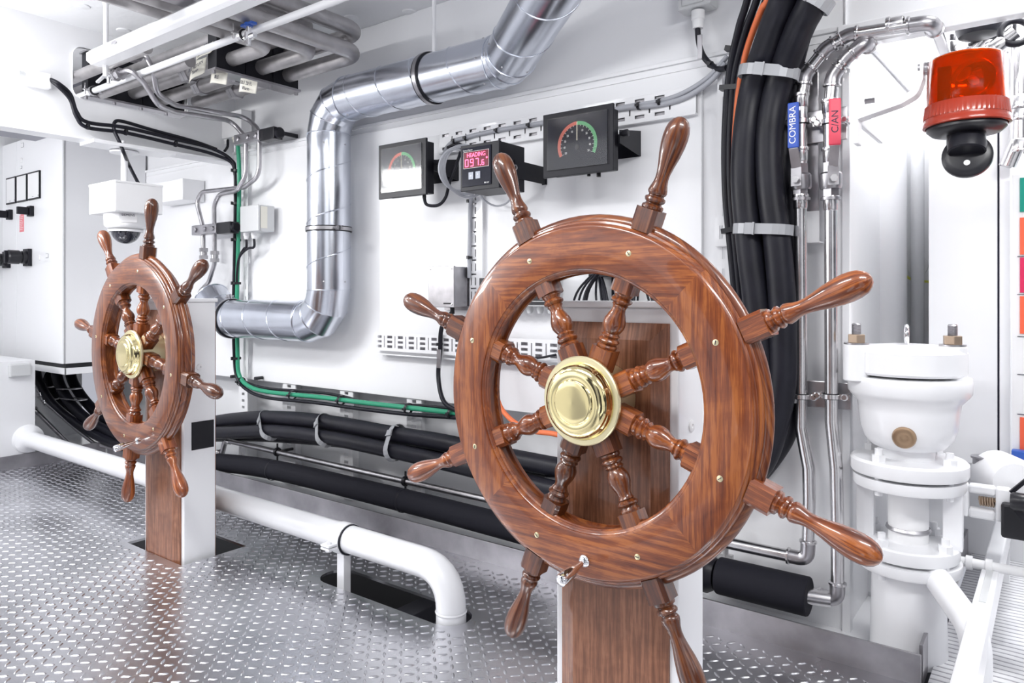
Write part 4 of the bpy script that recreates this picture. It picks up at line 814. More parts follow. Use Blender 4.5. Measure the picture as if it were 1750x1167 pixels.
MB().tube(fillet(P3s([(198, 128, 1.98), (222, 118, 1.98), (245, 140, 2.05), (270, 180, 2.15), (300, 192, 2.3), (395, 206, 2.8), (420, 235, 2.84), (420, 300, 2.84), (405, 326, 2.84), (375, 332, 2.84), (366, 350, 2.84), (367, 450, 2.86), (357, 482, 2.86), (340, 500, 2.86), (336, 540, 2.86)]), .10), .0155, 14).build('tube', M['stain2'], t_)
nuts(P(367, 437, Y=2.86), (0, 0, 1), .031, t_); nuts(P(203, 127, Y=1.98), (1, 0, 0), .034, t_)
for (xa, xb, py, lab) in ((400, 470, 240, 'upper steel and black clamp holding the two bent tubes near the white terminal box'), (328, 395, 394, 'lower steel and black clamp holding the two bent tubes above the left pedestal')):
    a = P(xa, py, Y=2.82); b = P(xb, py, Y=2.82); z = a.z; L = b.x-a.x; t_ = thing('tube_clamp', lab, 'clamp', ((a.x+b.x)/2, 2.84, z-.04), 'clamps of the bent tubes')
    MB().box((a.x, 2.815, z-.035), (a.x+L*.62, 2.89, z+.035)).build('clamp_body', M['stain2'], t_, bevel=.006); MB().box((a.x+L*.60, 2.83, z-.04), (b.x-.03, 2.90, z+.04)).build('rubber_block', M['blk'], t_, bevel=.004)
    MB().lathe((b.x-.03, 2.865, z), (1, 0, 0), [(0, .036), (.022, .036), (.03, .028)], 20).box((b.x-.02, 2.86, z-.012), (b.x-.004, 3.0, z+.012)).build('end_cap', M['blkm'], t_)
    for f in (.12, .36, .56): MB().lathe((a.x+L*f, 2.815, z), (0, -1, 0), [(0, .020), (.010, .019), (.014, .012)], 6, False).build('bolt', M['stain2'], t_)

# ------------------------------------------------------------------ overhead pipe rack
G = 'grey pipes of the overhead rack'
def cornerpix(x, y, z): return P(x, y, Z=z)
rack = [((616, 92), 2.62, .043, 'lowest front grey overhead pipe, its bend nearest the duct', -5.9),
        ((540, 86), 2.62, .043, 'lowest grey overhead pipe with the middle of the three front bends', -5.9),
        ((464, 78), 2.62, .040, 'lowest grey overhead pipe with the leftmost bend', -5.9),
        ((618, 55), 2.74, .043, 'upper grey overhead pipe whose bend sits right above the lowest one', -5.9),
        ((537, 45), 2.74, .040, 'upper grey overhead pipe, second bend from the right', -5.9),
        ((455, 35), 2.74, .040, 'upper grey overhead pipe with the leftmost upper bend, mostly behind the handrail', -5.9)]
for (px, z, r, lab, xl) in rack:
    c = cornerpix(*px, z); o = MB().tube(fillet([Vector((xl, c.y, z)), Vector((c.x, c.y, z)), Vector((c.x, .2, z))], .13, 10), r, 18).build('overhead_pipe', M['greypipe']); tag(o, lab, 'pipe', G)
    if z < 2.7:
        for xx in (-4.45, -4.05): MB().lathe((xx+.1*(px[0] % 3), c.y, z), (1, 0, 0), [(0, r+.012), (.03, r+.012)], 6, False).lathe((xx+.1*(px[0] % 3)+.035, c.y, z), (1, 0, 0), [(0, r+.014), (.035, r+.014)], 6, False).build('union_nut', M['stain2'], o)
for k, y in enumerate((1.95, 2.13)):
    o = MB().tube([(-5.9, y, 2.62-.05*k), (-3.95+.12*k, y, 2.62-.05*k)], .034, 16).build('overhead_pipe', M['greypipe']); tag(o, ['grey overhead pipe stub above the handrail, ending in a bent tube fitting', 'second grey overhead pipe stub beside it, just under the lamp housing end'][k], 'pipe', G)
def clampblk(x, y0, y1, z0, z1, lab, gap=3, steel=True):
    t = thing('pipe_clamp_block', lab, 'clamp', (x, (y0+y1)/2, z0), 'black clamp blocks of the overhead rack')
    w_ = (y1-y0)/gap
    for k in range(gap): MB().box((x-.045, y0+k*w_+.002, z0), (x+.045, y0+(k+1)*w_-.002, z1)).build('block', M['blkm'], t, bevel=.003)
    MB().box((x-.055, y0-.01, z0-.014), (x+.055, y1+.01, z0-.001)).box((x-.055, y0-.01, z1+.001), (x+.055, y1+.01, z1+.012)).build('steel_plate', M['stain2'], t)
    for k in range(gap+1): MB().lathe((x+.02, y0+k*w_, z0-.03), (0, 0, 1), [(0, .012), (.016, .012)], 6, False).build('bolt', M['stain2'], t)
    return t
clampblk(-3.80, 2.24, 2.79, 2.55, 2.80, 'black clamp block on the overhead pipes right of the paper tags', 3)
clampblk(-4.95, 2.05, 2.74, 2.55, 2.82, 'black clamp block on the overhead pipes just behind the beam opening', 4)
clampblk(-3.05, 1.15, 1.75, 2.57, 2.80, 'black clamp block at the very top of the photo, left of the blue valve', 2)
# paper tags tied to pipes
for k, (px, txt, lab) in enumerate((((348, 88), 'BLE 20FT\nSUPPLY', 'cream paper tag with handwriting lying along the upper pipe'), ((337, 119), 'BLE RETURN\nTuren', 'cream paper tag hanging under the handrail'), ((373, 133), 'BLE', 'small cream paper tag left of the lower pipe nut'), ((423, 148), 'BLE 20 FL\nWarm', 'cream paper tag furthest right, under the black clamp block'))):
    c = P(*px, Y=2.22+.03*k); t = thing('paper_tag', lab, 'tag', c, 'handwritten paper tags')
    u = Vector((.9, .1, .25 if k < 2 else -.25)).normalized(); v = Vector((0, .15, 1)).normalized(); n_ = u.cross(v).normalized(); vs = []; fs = []; L_, H_ = .065, (.035, .055, .04, .04)[k]
    for i in range(9):
        for j in (0, 1): s_ = i/8; vs.append(c+u*(L_*(2*s_-1))+v*(H_*(2*j-1)*(1 if j else 1-.3*s_))+n_*.01*math.sin(s_*5))
    for i in range(8): fs.append((i*2, i*2+2, i*2+3, i*2+1))
    mb = MB(); mb.add(vs, fs, smooth=True); mb.build('paper', M['paper'], t, solid=.0012)
    text('handwriting', txt, .030, c-n_*(-.012 if n_.y < 0 else .012), u, v, M['ink'], t, .0003, sx=.8)
# handrail and lamp housing
zh_ = P(300, 103, Y=2.05).z
t_ = thing('overhead_rail', 'slim white overhead rail with steel clamps running from the beam opening to top centre', 'rail', (-3.8, 2.05, zh_))
MB().cyl((-5.9, 2.05, zh_), (-1.6, 2.05, zh_), .0185, 20).build('rail_tube', M['white'], t_)
def railclamp(px, up=True):
    c = Vector((P(*px, Y=2.05).x, 2.05, zh_))
    b_ = MB().lathe(c-Vector((.016, 0, 0)), (1, 0, 0), [(0, .0185), (0, .027), (.032, .027), (.032, .0185)], 24, caps=False).build('rail_clamp', M['blk'], t_)
    MB().lathe(c-Vector((.011, 0, 0)), (1, 0, 0), [(0, .027), (0, .0305), (.022, .0305), (.022, .027)], 24, caps=False).obox(c+Vector((0, -.045, .0)), (1, 0, 0), (0, 1, 0), (0, 0, 1), (.012, .016, .004)).obox(c+Vector((0, .045, .0)), (1, 0, 0), (0, 1, 0), (0, 0, 1), (.012, .016, .004)).cyl(c+Vector((0, -.05, -.03)), c+Vector((0, -.05, .04)), .005, 8).build('steel_strip', M['stain'], b_)
    return c
c = railclamp((160, 152)); c2 = railclamp((415, 68))
zl_ = P(171, 100, Y=1.70).z; xl_ = P(166, 98, Y=1.70).x
t2 = thing('lamp_housing', 'long white enamelled lamp housing hanging overhead at upper left', 'lamp', (-3, 1.70, zl_))
mb = MB(); w_ = .055; prof = [(-w_, -.02), (-w_, .02), (-w_*.5, .045), (w_*.5, .045), (w_, .02), (w_, -.02), (w_*.6, -.035), (-w_*.6, -.035)]
mb.prism([(xl_, 1.70+a, zl_+b) for a, b in prof], (2.3, 0, 0)); mb.build('housing', M['white'], t2, bevel=.006)
MB().box((xl_+.3, 1.69-w_, zl_-.002), (xl_+.34, 1.69-w_+.004, zl_+.012)).build('latch', M['stain2'], t2)
for px in (181, 432):
    x = P(px, 60, Y=1.70).x; MB().cyl((x, 1.70, zl_+.04), (x, 1.70, ZC), .012, 12).lathe((x, 1.70, zl_+.26), (0, 0, 1), [(0, .012), (.004, .017), (.012, .017), (.016, .012)], 12).build('hanger_rod', M['white'], t2)
MB().cyl((xl_+.05, 1.72, zl_-.09), (xl_+.05, 1.72, zl_-.03), .014, 6).build('drop_nut', M['plast'], t2)
# small valve with a blue handwheel above the rail
v = P(425, 45, Y=2.0); t_ = thing('needle_valve', 'small chrome valve with a blue handle above the overhead rail', 'valve', v)
MB().cyl(v+Vector((0, 0, -.09)), v+Vector((0, 0, .0)), .012, 12).lathe(v+Vector((0, 0, -.06)), (0, 0, 1), [(0, .02), (.03, .02)], 6, False).cyl(v+Vector((-.03, 0, -.05)), v+Vector((.05, 0, -.05)), .013, 12).build('valve_body', M['chrome'], t_)
MB().obox(v+Vector((.0, 0, .008)), (1, 0, 0), (0, 1, 0), (0, 0, 1), (.045, .016, .006)).lathe(v+Vector((0, 0, -.002)), (0, 0, 1), [(0, .02), (.018, .02)], 12).build('blue_handle', M['bluep'], t_, bevel=.002, label='blue lever handle')
v = P(186, 125, Y=1.98); t_ = thing('needle_valve', 'small bare steel valve with wing clamp below the end of lamp housing', 'valve', v)
MB().cyl(v+Vector((0, 0, -.06)), v+Vector((0, 0, .08)), .012, 12).lathe(v+Vector((0, 0, -.03)), (0, 0, 1), [(0, .026), (.03, .026)], 6, False).cyl(v+Vector((-.02, 0, 0)), v+Vector((.05, 0, 0)), .015, 12).build('valve_body', M['chrome'], t_)
MB().obox(v+Vector((-.01, -.03, -.03)), (1, .3, .6), (0, 1, 0), (-.6, 0, 1), (.05, .008, .006)).build('lever', M['chrome'], t_)

# ------------------------------------------------------------------ control cabinet at left
Xc = P(248, 500, Y=YW-.01).x; Yc = P(107, 400, X=Xc).y; zb_ = P(107, 622, Y=Yc).z; zt_ = P(46, 236, Y=Yc).z
t_ = thing('control_cabinet', 'large white switch cabinet at the far left with dark meters and knobs', 'cabinet', (Xc-.5, Yc, zb_))
MB().box((Xc-1.38, Yc+.012, zb_), (Xc, YW-.005, zt_)).build('body', M['wall'], t_, bevel=.002)
xd_ = P(28, 400, Y=Yc).x
MB().box((xd_+.002, Yc, zb_), (Xc-.004, Yc+.011, zt_)).box((Xc-1.38, Yc, zb_), (xd_-.002, Yc+.011, zt_)).build('door', M['wall'], t_, bevel=.002)
MB().box((Xc-.0005, Yc+.012, zb_), (Xc+.002, Yc+.018, zt_)).build('door_seal', M['kerb'], t_)
for k, (xa, xb) in enumerate(((10, 26), (28, 45), (47, 67))):
    a = P(xa, 300, Y=Yc-.012); b = P(xb, 300, Y=Yc-.012); f_ = (303-5.6*k); zt2 = P(xa, (305, 300, 296)[k], Y=Yc-.012).z; zt2 = P(30, 300, Y=Yc-.012).z; zb2 = P(30, 346, Y=Yc-.012).z
    f = MB().box((a.x, Yc-.012, zb2), (b.x, Yc, zt2)).build('meter', M['blkm'], t_); MB().box((a.x+.011, Yc-.0135, zb2+.012), (b.x-.011, Yc-.012, zt2-.012)).build('meter_face', M['plast'], f)
    cx = (a.x+b.x)/2
    if k != 1: MB().box((b.x-.02, Yc-.0145, zb2+.02), (b.x-.013, Yc-.0135, zb2+.03)).box((cx-.02, Yc-.0145, zb2+.022), (cx+.008, Yc-.0135, zb2+.025)).build('meter_mark', M['ink'], f)
for (px, py) in ((17, 367), (53, 361)):
    c = P(px, py, Y=Yc-.01); s = MB().box((c.x-.036, Yc-.03, c.z-.042), (c.x+.036, Yc, c.z+.042)).build('rotary_switch', M['blkm'], t_, bevel=.003); MB().box((c.x-.016, Yc-.11, c.z-.03), (c.x+.014, Yc-.03, c.z+.03)).build('switch_grip', M['blkm'], s, bevel=.004)
for (px, py) in ((12, 444), (48, 440)):
    c = P(px, py, Y=Yc-.01); s = MB().box((c.x-.055, Yc-.03, c.z-.070), (c.x+.055, Yc, c.z+.070)).build('rotary_switch', M['blkm'], t_, bevel=.003)
    MB().lathe((c.x, Yc-.03, c.z), (0, -1, 0), [(0, .052), (.03, .052), (.032, .044), (.045, .044), (.047, .056), (.12, .056), (.13, .046)], 20).build('switch_knob', M['blk'], s)
    MB().obox((c.x, Yc-.165, c.z), (1, 0, 0), (0, 1, 0), (0, 0, 1), (.012, .012, .05)).build('knob_grip', M['blkm'], s)
c = P(37, 380, Y=Yc-.002); nt_ = MB().box((c.x-.045, Yc-.002, c.z-.078), (c.x+.045, Yc, c.z+.078)).build('red_notice', M['pinkp'], t_)
mb = MB()
for k in range(8): mb.box((c.x-.036, Yc-.003, c.z+.045-k*.015), (c.x+.032-(k % 3)*.01, Yc-.0022, c.z+.048-k*.015))
mb.box((c.x-.040, Yc-.003, c.z+.056), (c.x-.026, Yc-.0022, c.z+.070)); mb.build('printed_lines', M['plast'], nt_)
for (px, py, w2, h2) in ((38, 248, .026, .016), (36, 286, .016, .010), (80, 437, .022, .014)):
    c = P(px, py, Y=Yc-.002); l_ = MB().box((c.x-w2-.002, Yc-.0015, c.z-h2-.002), (c.x+w2+.002, Yc, c.z+h2+.002)).build('label_plate', M['ink'], t_); MB().box((c.x-w2, Yc-.003, c.z-h2), (c.x+w2, Yc-.0015, c.z+h2)).build('label_face', M['plast'], l_)
for (px, py) in ((37, 274), (68, 440)):
    c = P(px, py, Y=Yc-.002); MB().lathe((c.x, Yc, c.z), (0, -1, 0), [(0, .022), (.005, .022), (.010, .018), (.011, 0)], 20).build('indicator_lamp', M['plast'], t_)
# shelf frame under the cabinet
t_ = thing('cabinet_shelf', 'cream-edged angle frame carrying the white switch cabinet, hoses dropping through it', 'shelf', (Xc-.5, Yc, zb_-.1))
MB().box((Xc-1.2, Yc+.03, zb_-.045), (Xc-.02, YW, zb_-.002)).build('gland_plate', M['blk'], t_)
zs = P(107, 640, Y=Yc+.02).z; xe0 = P(46, 630, Y=Yc+.02).x
MB().box((xe0, Yc+.02, zs), (Xc-.01, Yc+.03, zs+.05)).box((Xc-.02, Yc+.02, zs), (Xc-.01, YW, zs+.05)).build('edge_angle', M['white'], t_, bevel=.002)
c = P(36, 632, X=XL+.05); t_ = thing('outlet_box', 'small grey box on the left bulkhead below the switch cabinet', 'box', c)
MB().box((XL, c.y-.07, c.z-.05), (XL+.05, c.y+.07, c.z+.045)).build('housing', M['greyplast'], t_, bevel=.01)
# bulkhead light fitting lost in glare at upper left
c = P(66, 135, X=XB+.06); t_ = thing('wall_light', 'small white light fitting on the beam in the glare at upper left', 'lamp', c)
MB().box((XB+.006, c.y-.07, c.z-.045), (XB+.07, c.y+.07, c.z+.045)).build('housing', M['plast'], t_, bevel=.012); MB().cyl((XB+.05, c.y-.10, c.z+.01), (XB+.05, c.y-.065, c.z+.01), .018, 12).build('gland', M['greyplast'], t_)

for nm_, lc_, tg_, sx_, sy_, lab_ in (('assumed_lamp', (-5.5, -.35, 2.10), (-4.4, 2.4, 2.6), 1.2, .3, 'long assumed lamp by the left bulkhead, outside the left edge of the photo'), ('assumed_lamp', (-4.52, .90, 2.26), (-4.0, 2.9, 2.15), .95, .26, 'shorter assumed lamp added beside the overhead beam to put glare on the left gauge')):  # boxes behind the two assumed lights at left; neither lamp is in view
    d_ = (Vector(tg_)-Vector(lc_)).normalized(); sx__ = d_.cross(Vector((0, 0, 1))).normalized(); o = MB().obox(Vector(lc_)-d_*.045, sx__, d_, sx__.cross(d_), (sx_/2+.03, .04, sy_/2+.03)).build(nm_, M['white'], bevel=.01); tag(o, lab_, 'lamp')
# ------------------------------------------------------------------ dome camera
x0, x1, y0, y1, z0, z1 = corner_box(197, 2.08, 152, 278, 308, 360)
yt2 = P(197, 308, Y=2.08).z; t_ = thing('dome_camera', 'white ceiling-hung housing with a dark dome camera above the left wheel', 'camera', ((x0+x1)/2, (y0+y1)/2, z0-.15))
MB().box((x0, y0, z0), (x1, y1, z1)).build('housing', M['plast'], t_, bevel=.004); MB().box((x0-.003, y0-.003, z1-.01), (x1+.003, y1+.003, z1+.004)).build('lid', M['plast'], t_, bevel=.003)
cxx, cyy = (x0+x1)/2+.0, (y0+y1)/2; rr_ = .125
MB().lathe((cxx, cyy, z0-.10), (0, 0, 1), [(0, .085), (.012, .112), (.03, rr_), (.10, rr_+.002)], 40).build('camera_ring', M['plast'], t_)
mb = MB(); mb.lathe((cxx, cyy, z0-.10), (0, 0, -1), [(0, .088)]+[(.088*math.sin(a), .088*math.cos(a)) for a in [PI/2*k/8 for k in range(1, 9)]], 32); mb.build('dome', M['smoke'], t_, label='dark glossy dome')
MB().lathe((cxx, cyy, z0-.112), (0, 0, 1), [(0, .092), (.0, .100), (.014, .104)], 32, caps=False).build('dome_rim', M['plast'], t_)
lb = Vector((1, -.35, 0)).normalized(); s_ = Vector((.35, 1, 0)).normalized(); lc = Vector((cxx, cyy, z0-.03))+lb*(rr_+.002)
MB().obox(lc, s_, lb, (0, 0, 1), (.05, .001, .028)).build('type_label', M['plast'], t_)
text('lettering', 'SIEMENS', .020, lc+lb*.002+Vector((0, 0, .016)), s_, (0, 0, 1), M['ink'], t_, .0002)
zf = XB; MB().cyl((cxx-.02, cyy, z1), (cxx-.02, cyy, 2.226), .020, 16).build('hanger_tube', M['white'], t_)
MB().lathe((cxx-.02, cyy, 2.19), (0, 0, 1), [(0, .085), (.010, .085)], 24).cyl((cxx-.07, cyy+.03, 2.2), (cxx-.07, cyy+.03, 2.26), .012, 10).cyl((cxx+.03, cyy-.03, 2.2), (cxx+.03, cyy-.03, 2.26), .012, 10).build('hanger_flange', M['white'], t_)
MB().box((XB-.05, y0-.1, 2.205), (cxx+.12, y1+.12, 2.226)).build('mounting_plate', M['white'], t_, bevel=.002)
a = P(272, 340, Y=2.7); b = P(325, 345, Y=2.9)
o = MB().box((P(268, 340, Y=2.88).x, 2.82, P(325, 342, Y=2.88).z), (P(325, 340, Y=2.88).x, 2.995, P(325, 306, Y=2.88).z)).build('channel_bracket', M['white'], bevel=.004); tag(o, 'short white box channel fixed to the wall right of the dome camera', 'bracket')

# ------------------------------------------------------------------ steel pipes with ball valves at right
def elbows(t, pts, r, fil):
    "pressed elbow with a bead at each end at every bend"
    for i in range(1, len(pts)-1):
        u = (pts[i-1]-pts[i]); v = (pts[i+1]-pts[i]); lu, lv = u.length, v.length; u = u/lu; v = v/lv; ang = u.angle(v)
        if ang > PI-.22: continue
        d = min(fil/math.tan(ang/2), lu*.48, lv*.48); arc = fillet([pts[i]+u*(d+.022), pts[i], pts[i]+v*(d+.022)], fil)
        e = MB().tube(arc, r+.0035, 18).build('elbow_fitting', M['stain2'], t)
        for q, dd in ((arc[0], u), (arc[-1], v)): MB().lathe(q-dd*.012, dd, [(0, r+.003), (.003, r+.0085), (.010, r+.0085), (.013, r+.001)], 20, caps=False).build('bead', M['stain'], e)
Y1 = 2.88; GP = 'stainless pipes with ball valves'
def pz(x, y, Y=Y1): return P(x, y, Y=Y)
t_ = thing('steel_pipe', 'stainless pipe carrying the blue valve, elbowed left near the floor', 'pipe', pz(1370, 900), GP)
zA = pz(1440, 62).z; c0 = pz(1380, 935); pA = [pz(1215, 938-.0), Vector((c0.x, Y1, pz(1340, 948).z)), pz(1383, 850), pz(1382, 800), pz(1369, 730), pz(1368, 350), pz(1369, 180), pz(1376, 128), pz(1412, 82), pz(1450, 60), Vector((pz(1592, 38).x, Y1, pz(1592, 38).z)), P(1592, 38, Y=Y1)+Vector((0, .35, -.02))]
pA[0].z = pA[1].z+.0
MB().tube(fillet(pA, .055), .0235, 18).build('tube', M['stain'], t_)
elbows(t_, pA, .0235, .055)
for (x, y, dx, dy) in ((1368, 345, 0, 1), (1368, 265, 0, 1), (1369, 172, 0, 1), (1530, 42, 1, -.2)):
    p = pz(x, y); d = pz(x+dx*20, y+dy*20)-p; fitting(t_, p, d, .0235, .055)
t_ = thing('steel_pipe', 'stainless pipe with the red valve, running down to the black insulated stub near the floor', 'pipe', pz(1425, 1000), GP)
zz = pz(1430, 1025).z; pB = [pz(1385, 1025), pz(1431, 1025), pz(1431, 900), pz(1429, 800), pz(1421, 720), pz(1420, 350), pz(1418, 190), pz(1423, 130), pz(1447, 98), pz(1478, 72), pz(1478, 72)+Vector((.02, .75, -.0))]
pB[0].z = zz; pB[1].z = zz
MB().tube(fillet(pB, .06), .0235, 18).build('tube', M['stain'], t_)
elbows(t_, pB, .0235, .06)
for (x, y, dx, dy) in ((1420, 348, 0, 1), (1419, 265, 0, 1), (1418, 182, 0, 1)):
    p = pz(x, y); d = pz(x+dx*20, y+dy*20)-p; fitting(t_, p, d, .0235, .055)
a = P(1216, 977, Y=2.84); b = P(1383, 1023, Y=2.84); zi = (a.z+b.z)/2
t_ = thing('insulated_pipe_stub', 'short thick black foam-insulated pipe stub near the floor right of the large wheel', 'pipe', (a.x, 2.84, zi-.07))
MB().lathe((a.x+.03, 2.84, zi), (1, 0, 0), [(0, .072), (b.x-a.x-.03, .072)], 32).build('insulation', M['foam'], t_, bevel=.006); MB().lathe((a.x-.14, 2.84, zi), (1, 0, 0), [(0, .078), (.13, .078), (.16, .06)], 28).build('cable_collar', M['rub'], t_)
MB().cyl((b.x-.01, 2.84, zi), (b.x+.07, 2.86, zi), .028, 18).build('pipe_end', M['stain'], t_)
a = P(1240, 905, Y=2.93); o = MB().cyl((a.x, 2.93, a.z-.2), (a.x, 2.93, a.z+.02), .012, 12).box((a.x-.10, 2.92, a.z-.13), (a.x+.03, 2.94, a.z-.10)).build('support_strut', M['plast']); tag(o, 'small pale strut with clip above the black insulated stub', 'bracket')
def ball_valve(px, py, grip, lab, word, wcol, ang):
    c = pz(px, py); t = thing('ball_valve', lab, 'valve', c, 'ball valves with coloured levers')
    MB().lathe(c-Vector((0, 0, .085)), (0, 0, 1), [(0, .030), (.03, .030)], 6, False).lathe(c-Vector((0, 0, .055)), (0, 0, 1), [(0, .036), (.01, .040), (.055, .040), (.062, .034)], 28).lathe(c+Vector((0, 0, .008)), (0, 0, 1), [(0, .030), (.035, .030)], 6, False).lathe(c-Vector((0, 0, .096)), (0, 0, 1), [(0, .036), (.010, .036)], 20).build('valve_body', M['stain2'], t)
    f = Vector((math.sin(ang), -math.cos(ang), 0)); s = Vector((math.cos(ang), math.sin(ang), 0)); st = c+f*.045+Vector((0, 0, -.022))
    MB().cyl(c+Vector((0, 0, -.022)), st+f*.012, .013, 14).lathe(st+f*.010, f, [(0, .014), (.01, .014)], 6, False).build('stem', M['stain'], t)
    l_ = MB().obox(st+f*.003+Vector((0, 0, .012)), s, f, (0, 0, 1), (.019, .0018, .035)).bar(st+f*.003+Vector((0, 0, .045)), st+f*.034+Vector((0, 0, .115)), .034, .0035, (0, 1, 0)).bar(st+f*.034+Vector((0, 0, .113)), st+f*.034+Vector((0, 0, .28)), .032, .0035, f).build('lever', M['stain2'], t)
    b_ = st+f*.034+Vector((0, 0, .20)); MB().obox(b_, s, f, (0, 0, 1), (.0205, .007, .085)).build('grip', M[grip], l_, bevel=.005, seg=3, label={'redh': 'red vinyl grip', 'blueh': 'blue vinyl grip'}[grip])
    text('lettering', word, .034, b_+f*.0075, (0, 0, 1), -s, M[wcol], l_, .0003)
    return t
ball_valve(1368, 300, 'blueh', 'ball valve with blue lever on the left stainless pipe, beside the thick hoses', 'COMBRA', 'wink', -.05)
ball_valve(1420, 298, 'redh', 'ball valve with red lever on the right stainless pipe', 'C/AN', 'ink', .40)
# mounting plates
a = P(1353, 118, Y=2.955); b = P(1452, 370, Y=2.955)
o = MB().box((P(1345, 300, Y=2.955).x, 2.95, P(1400, 372, Y=2.955).z), (P(1400, 300, Y=2.955).x, 2.958, P(1400, 118, Y=2.955).z)).build('backing_plate', M['stain2'], bevel=.004); tag(o, 'tall polished metal plate on the wall behind the two ball valves', 'plate')
def clampplate(y0_, y1_, xl2, xr2, lab, ys):
    a = P(xl2, (y0_+y1_)/2, Y=2.94); b = P(xr2, (y0_+y1_)/2, Y=2.94); zt3 = P(1420, y0_, Y=2.94).z; zb3 = P(1420, y1_, Y=2.94).z
    t = thing('pipe_support_plate', lab, 'bracket', ((a.x+b.x)/2, 2.94, zb3), 'steel plates clamping the two stainless pipes')
    MB().box((a.x, 2.932, zb3), (b.x, 2.938, zt3)).build('plate', M['stain2'], t, bevel=.004)
    for px in (1369, 1420):
        c = P(px, ys, Y=Y1); q = MB().torus(c, (0, 0, 1), .027, .005, 24, 8, 2.2).build('pipe_clamp', M['blk'], t); MB().lathe(c-Vector((0, 0, .008)), (0, 0, 1), [(0, .029), (0, .033), (.016, .033), (.016, .029)], 24, caps=False).build('steel_strip', M['stain'], q)
        for s in (-1, 1):
            e = c+Vector((s*.048, 0, 0)); MB().box((e.x-.016, 2.876, e.z-.010), (e.x+.016, 2.882, e.z+.010)).cyl((e.x, 2.87, e.z), (e.x, 2.935, e.z), .009, 12).lathe((e.x, 2.876, e.z), (0, -1, 0), [(0, .013), (.005, .013), (.009, .009)], 14).build('clamp_screw', M['stain'], q)
clampplate(186, 242, 1362, 1449, 'shiny steel plate with clamps just above the ball valves', 208)
clampplate(652, 698, 1378, 1456, 'brushed steel plate with clamps on the two pipes left of the white pump', 677)

# ------------------------------------------------------------------ warning beacon
tb = 2.215; bc = P(1651, 150, t=tb); s_ = tb/F
t_ = thing('warning_beacon', 'orange rotating warning beacon hanging upside down with black sounder below', 'beacon', bc)
zt_ = P(1651, 97, t=tb).z; zk = P(1651, 178, t=tb).z; zr = P(1651, 212, t=tb).z; R1, R2 = .104, .113
prof = [(0, .001), (0, R1-.018), (-.004, R1-.007), (-.012, R1-.001), (-(zt_-zk), R1+.004)]
MB().lathe((bc.x, bc.y, zt_), (0, 0, 1), prof+[(-(zt_-zk)+.0, R1), (-.014, R1-.005), (-.007, R1-.011), (-.004, R1-.02), (-.004, .001)], 56, caps=False).build('amber_lens', M['amber'], t_, label='translucent amber lens')
rc_ = MB(); rc_.lathe((bc.x, bc.y, zk), (0, 0, -1), [(0, R1+.002), (.003, R2-.004), (.042, R2)], 120, rib=.0022, caps=False); rc_.build('ribbed_collar', M['amberb'], t_)
MB().lathe((bc.x, bc.y, zk-.042), (0, 0, -1), [(0, R2), (.010, R2+.001), (.014, R2+.004), (.024, R2+.004), (.026, R2-.004)], 56, caps=False).build('collar_ring', M['amberb'], t_)
# mirror and bulb inside
md = Vector((-.30, -.95, .10)).normalized(); mc = Vector((bc.x+.018, bc.y, (zt_+zk)/2))
MB().lathe(mc-md*.042, md, [(0, .005), (.003, .02), (.012, .040), (.026, .056), (.046, .066)], 36, caps=False).build('reflector', M['chrome'], t_, solid=.0015)
MB().lathe(mc-md*.02, md, [(0, .010), (.012, .010), (.02, .013), (.032, .011), (.038, .004)], 16).build('bulb', M['brasssat'], t_)
MB().box((bc.x-.075, bc.y-.012, zk-.03), (bc.x-.04, bc.y+.03, zt_-.02)).lathe((bc.x, bc.y, zk-.04), (0, 0, 1), [(0, .09), (.012, .09), (.014, .05), (.03, .04)], 32).build('motor_bracket', M['blkm'], t_)
z2 = zk-.066
MB().lathe((bc.x, bc.y, z2), (0, 0, -1), [(-.01, .100), (.0, .106), (.012, .106), (.024, .092), (.028, .06), (.030, .0)], 48).build('base', M['blk'], t_)
fr_ = Vector((.05, -1, .18)).normalized(); sc = Vector((bc.x+.004, bc.y-.015, z2-.095))
MB().cyl((bc.x, bc.y+.0, z2-.02), (bc.x, bc.y, z2-.06), .052, 28).build('neck', M['blk'], t_)
MB().lathe(sc-fr_*.035, fr_, [(0, .040), (.006, .060), (.03, .068), (.040, .067), (.046, .060), (.048, .045), (.050, .0)], 44).build('sounder', M['blk'], t_)
MB().lathe(sc+fr_*.015+Vector((0, 0, .028)), (0, -.35, -1), [(-.03, .045), (.0, .052), (.022, .050), (.026, .046)], 36).build('sounder_hood', M['blkm'], t_)
MB().lathe(sc+fr_*.017-Vector((0, 0, .026)), fr_, [(0, .0085), (.0025, .0085), (.003, 0)], 16).build('white_dot', M['plast'], t_, label='small white dot')
# bracket arm
q0 = P(1478, 178, Y=bc.y); q1 = P(1572, 168, Y=bc.y); xe = bc.x-R1-.012; zq = q1.z-.005
t_ = thing('beacon_bracket', 'white flat-bar bracket reaching from the recess to the beacon', 'bracket', (q0.x, bc.y, zq))
mb = MB(); hh = .012; path = [(q0.x-.02, zq-.03), (xe-.06, zq), (xe-.02, zq+.02), (xe-.006, zq+.06), (xe-.006, zq+.14)]
pts = fillet([Vector((a, bc.y, b)) for a, b in path], .03); 
vs = []; fs = []
for i, p in enumerate(pts):
    d = (pts[min(i+1, len(pts)-1)]-pts[max(i-1, 0)]).normalized(); nn = Vector((-d.z, 0, d.x)); 
    for a, b in ((-.011, -.028), (.011, -.028), (.011, .028), (-.011, .028)): vs.append(p+nn*a+Vector((0, b, 0)))
for i in range(len(pts)-1):
    for k in range(4): l = (k+1) % 4; fs.append((i*4+k, i*4+l, (i+1)*4+l, (i+1)*4+k))
fs += [(0, 3, 2, 1), tuple(len(vs)-4+k for k in range(4))]; mb.add(vs, fs); mb.build('arm', M['white'], t_, bevel=.001)
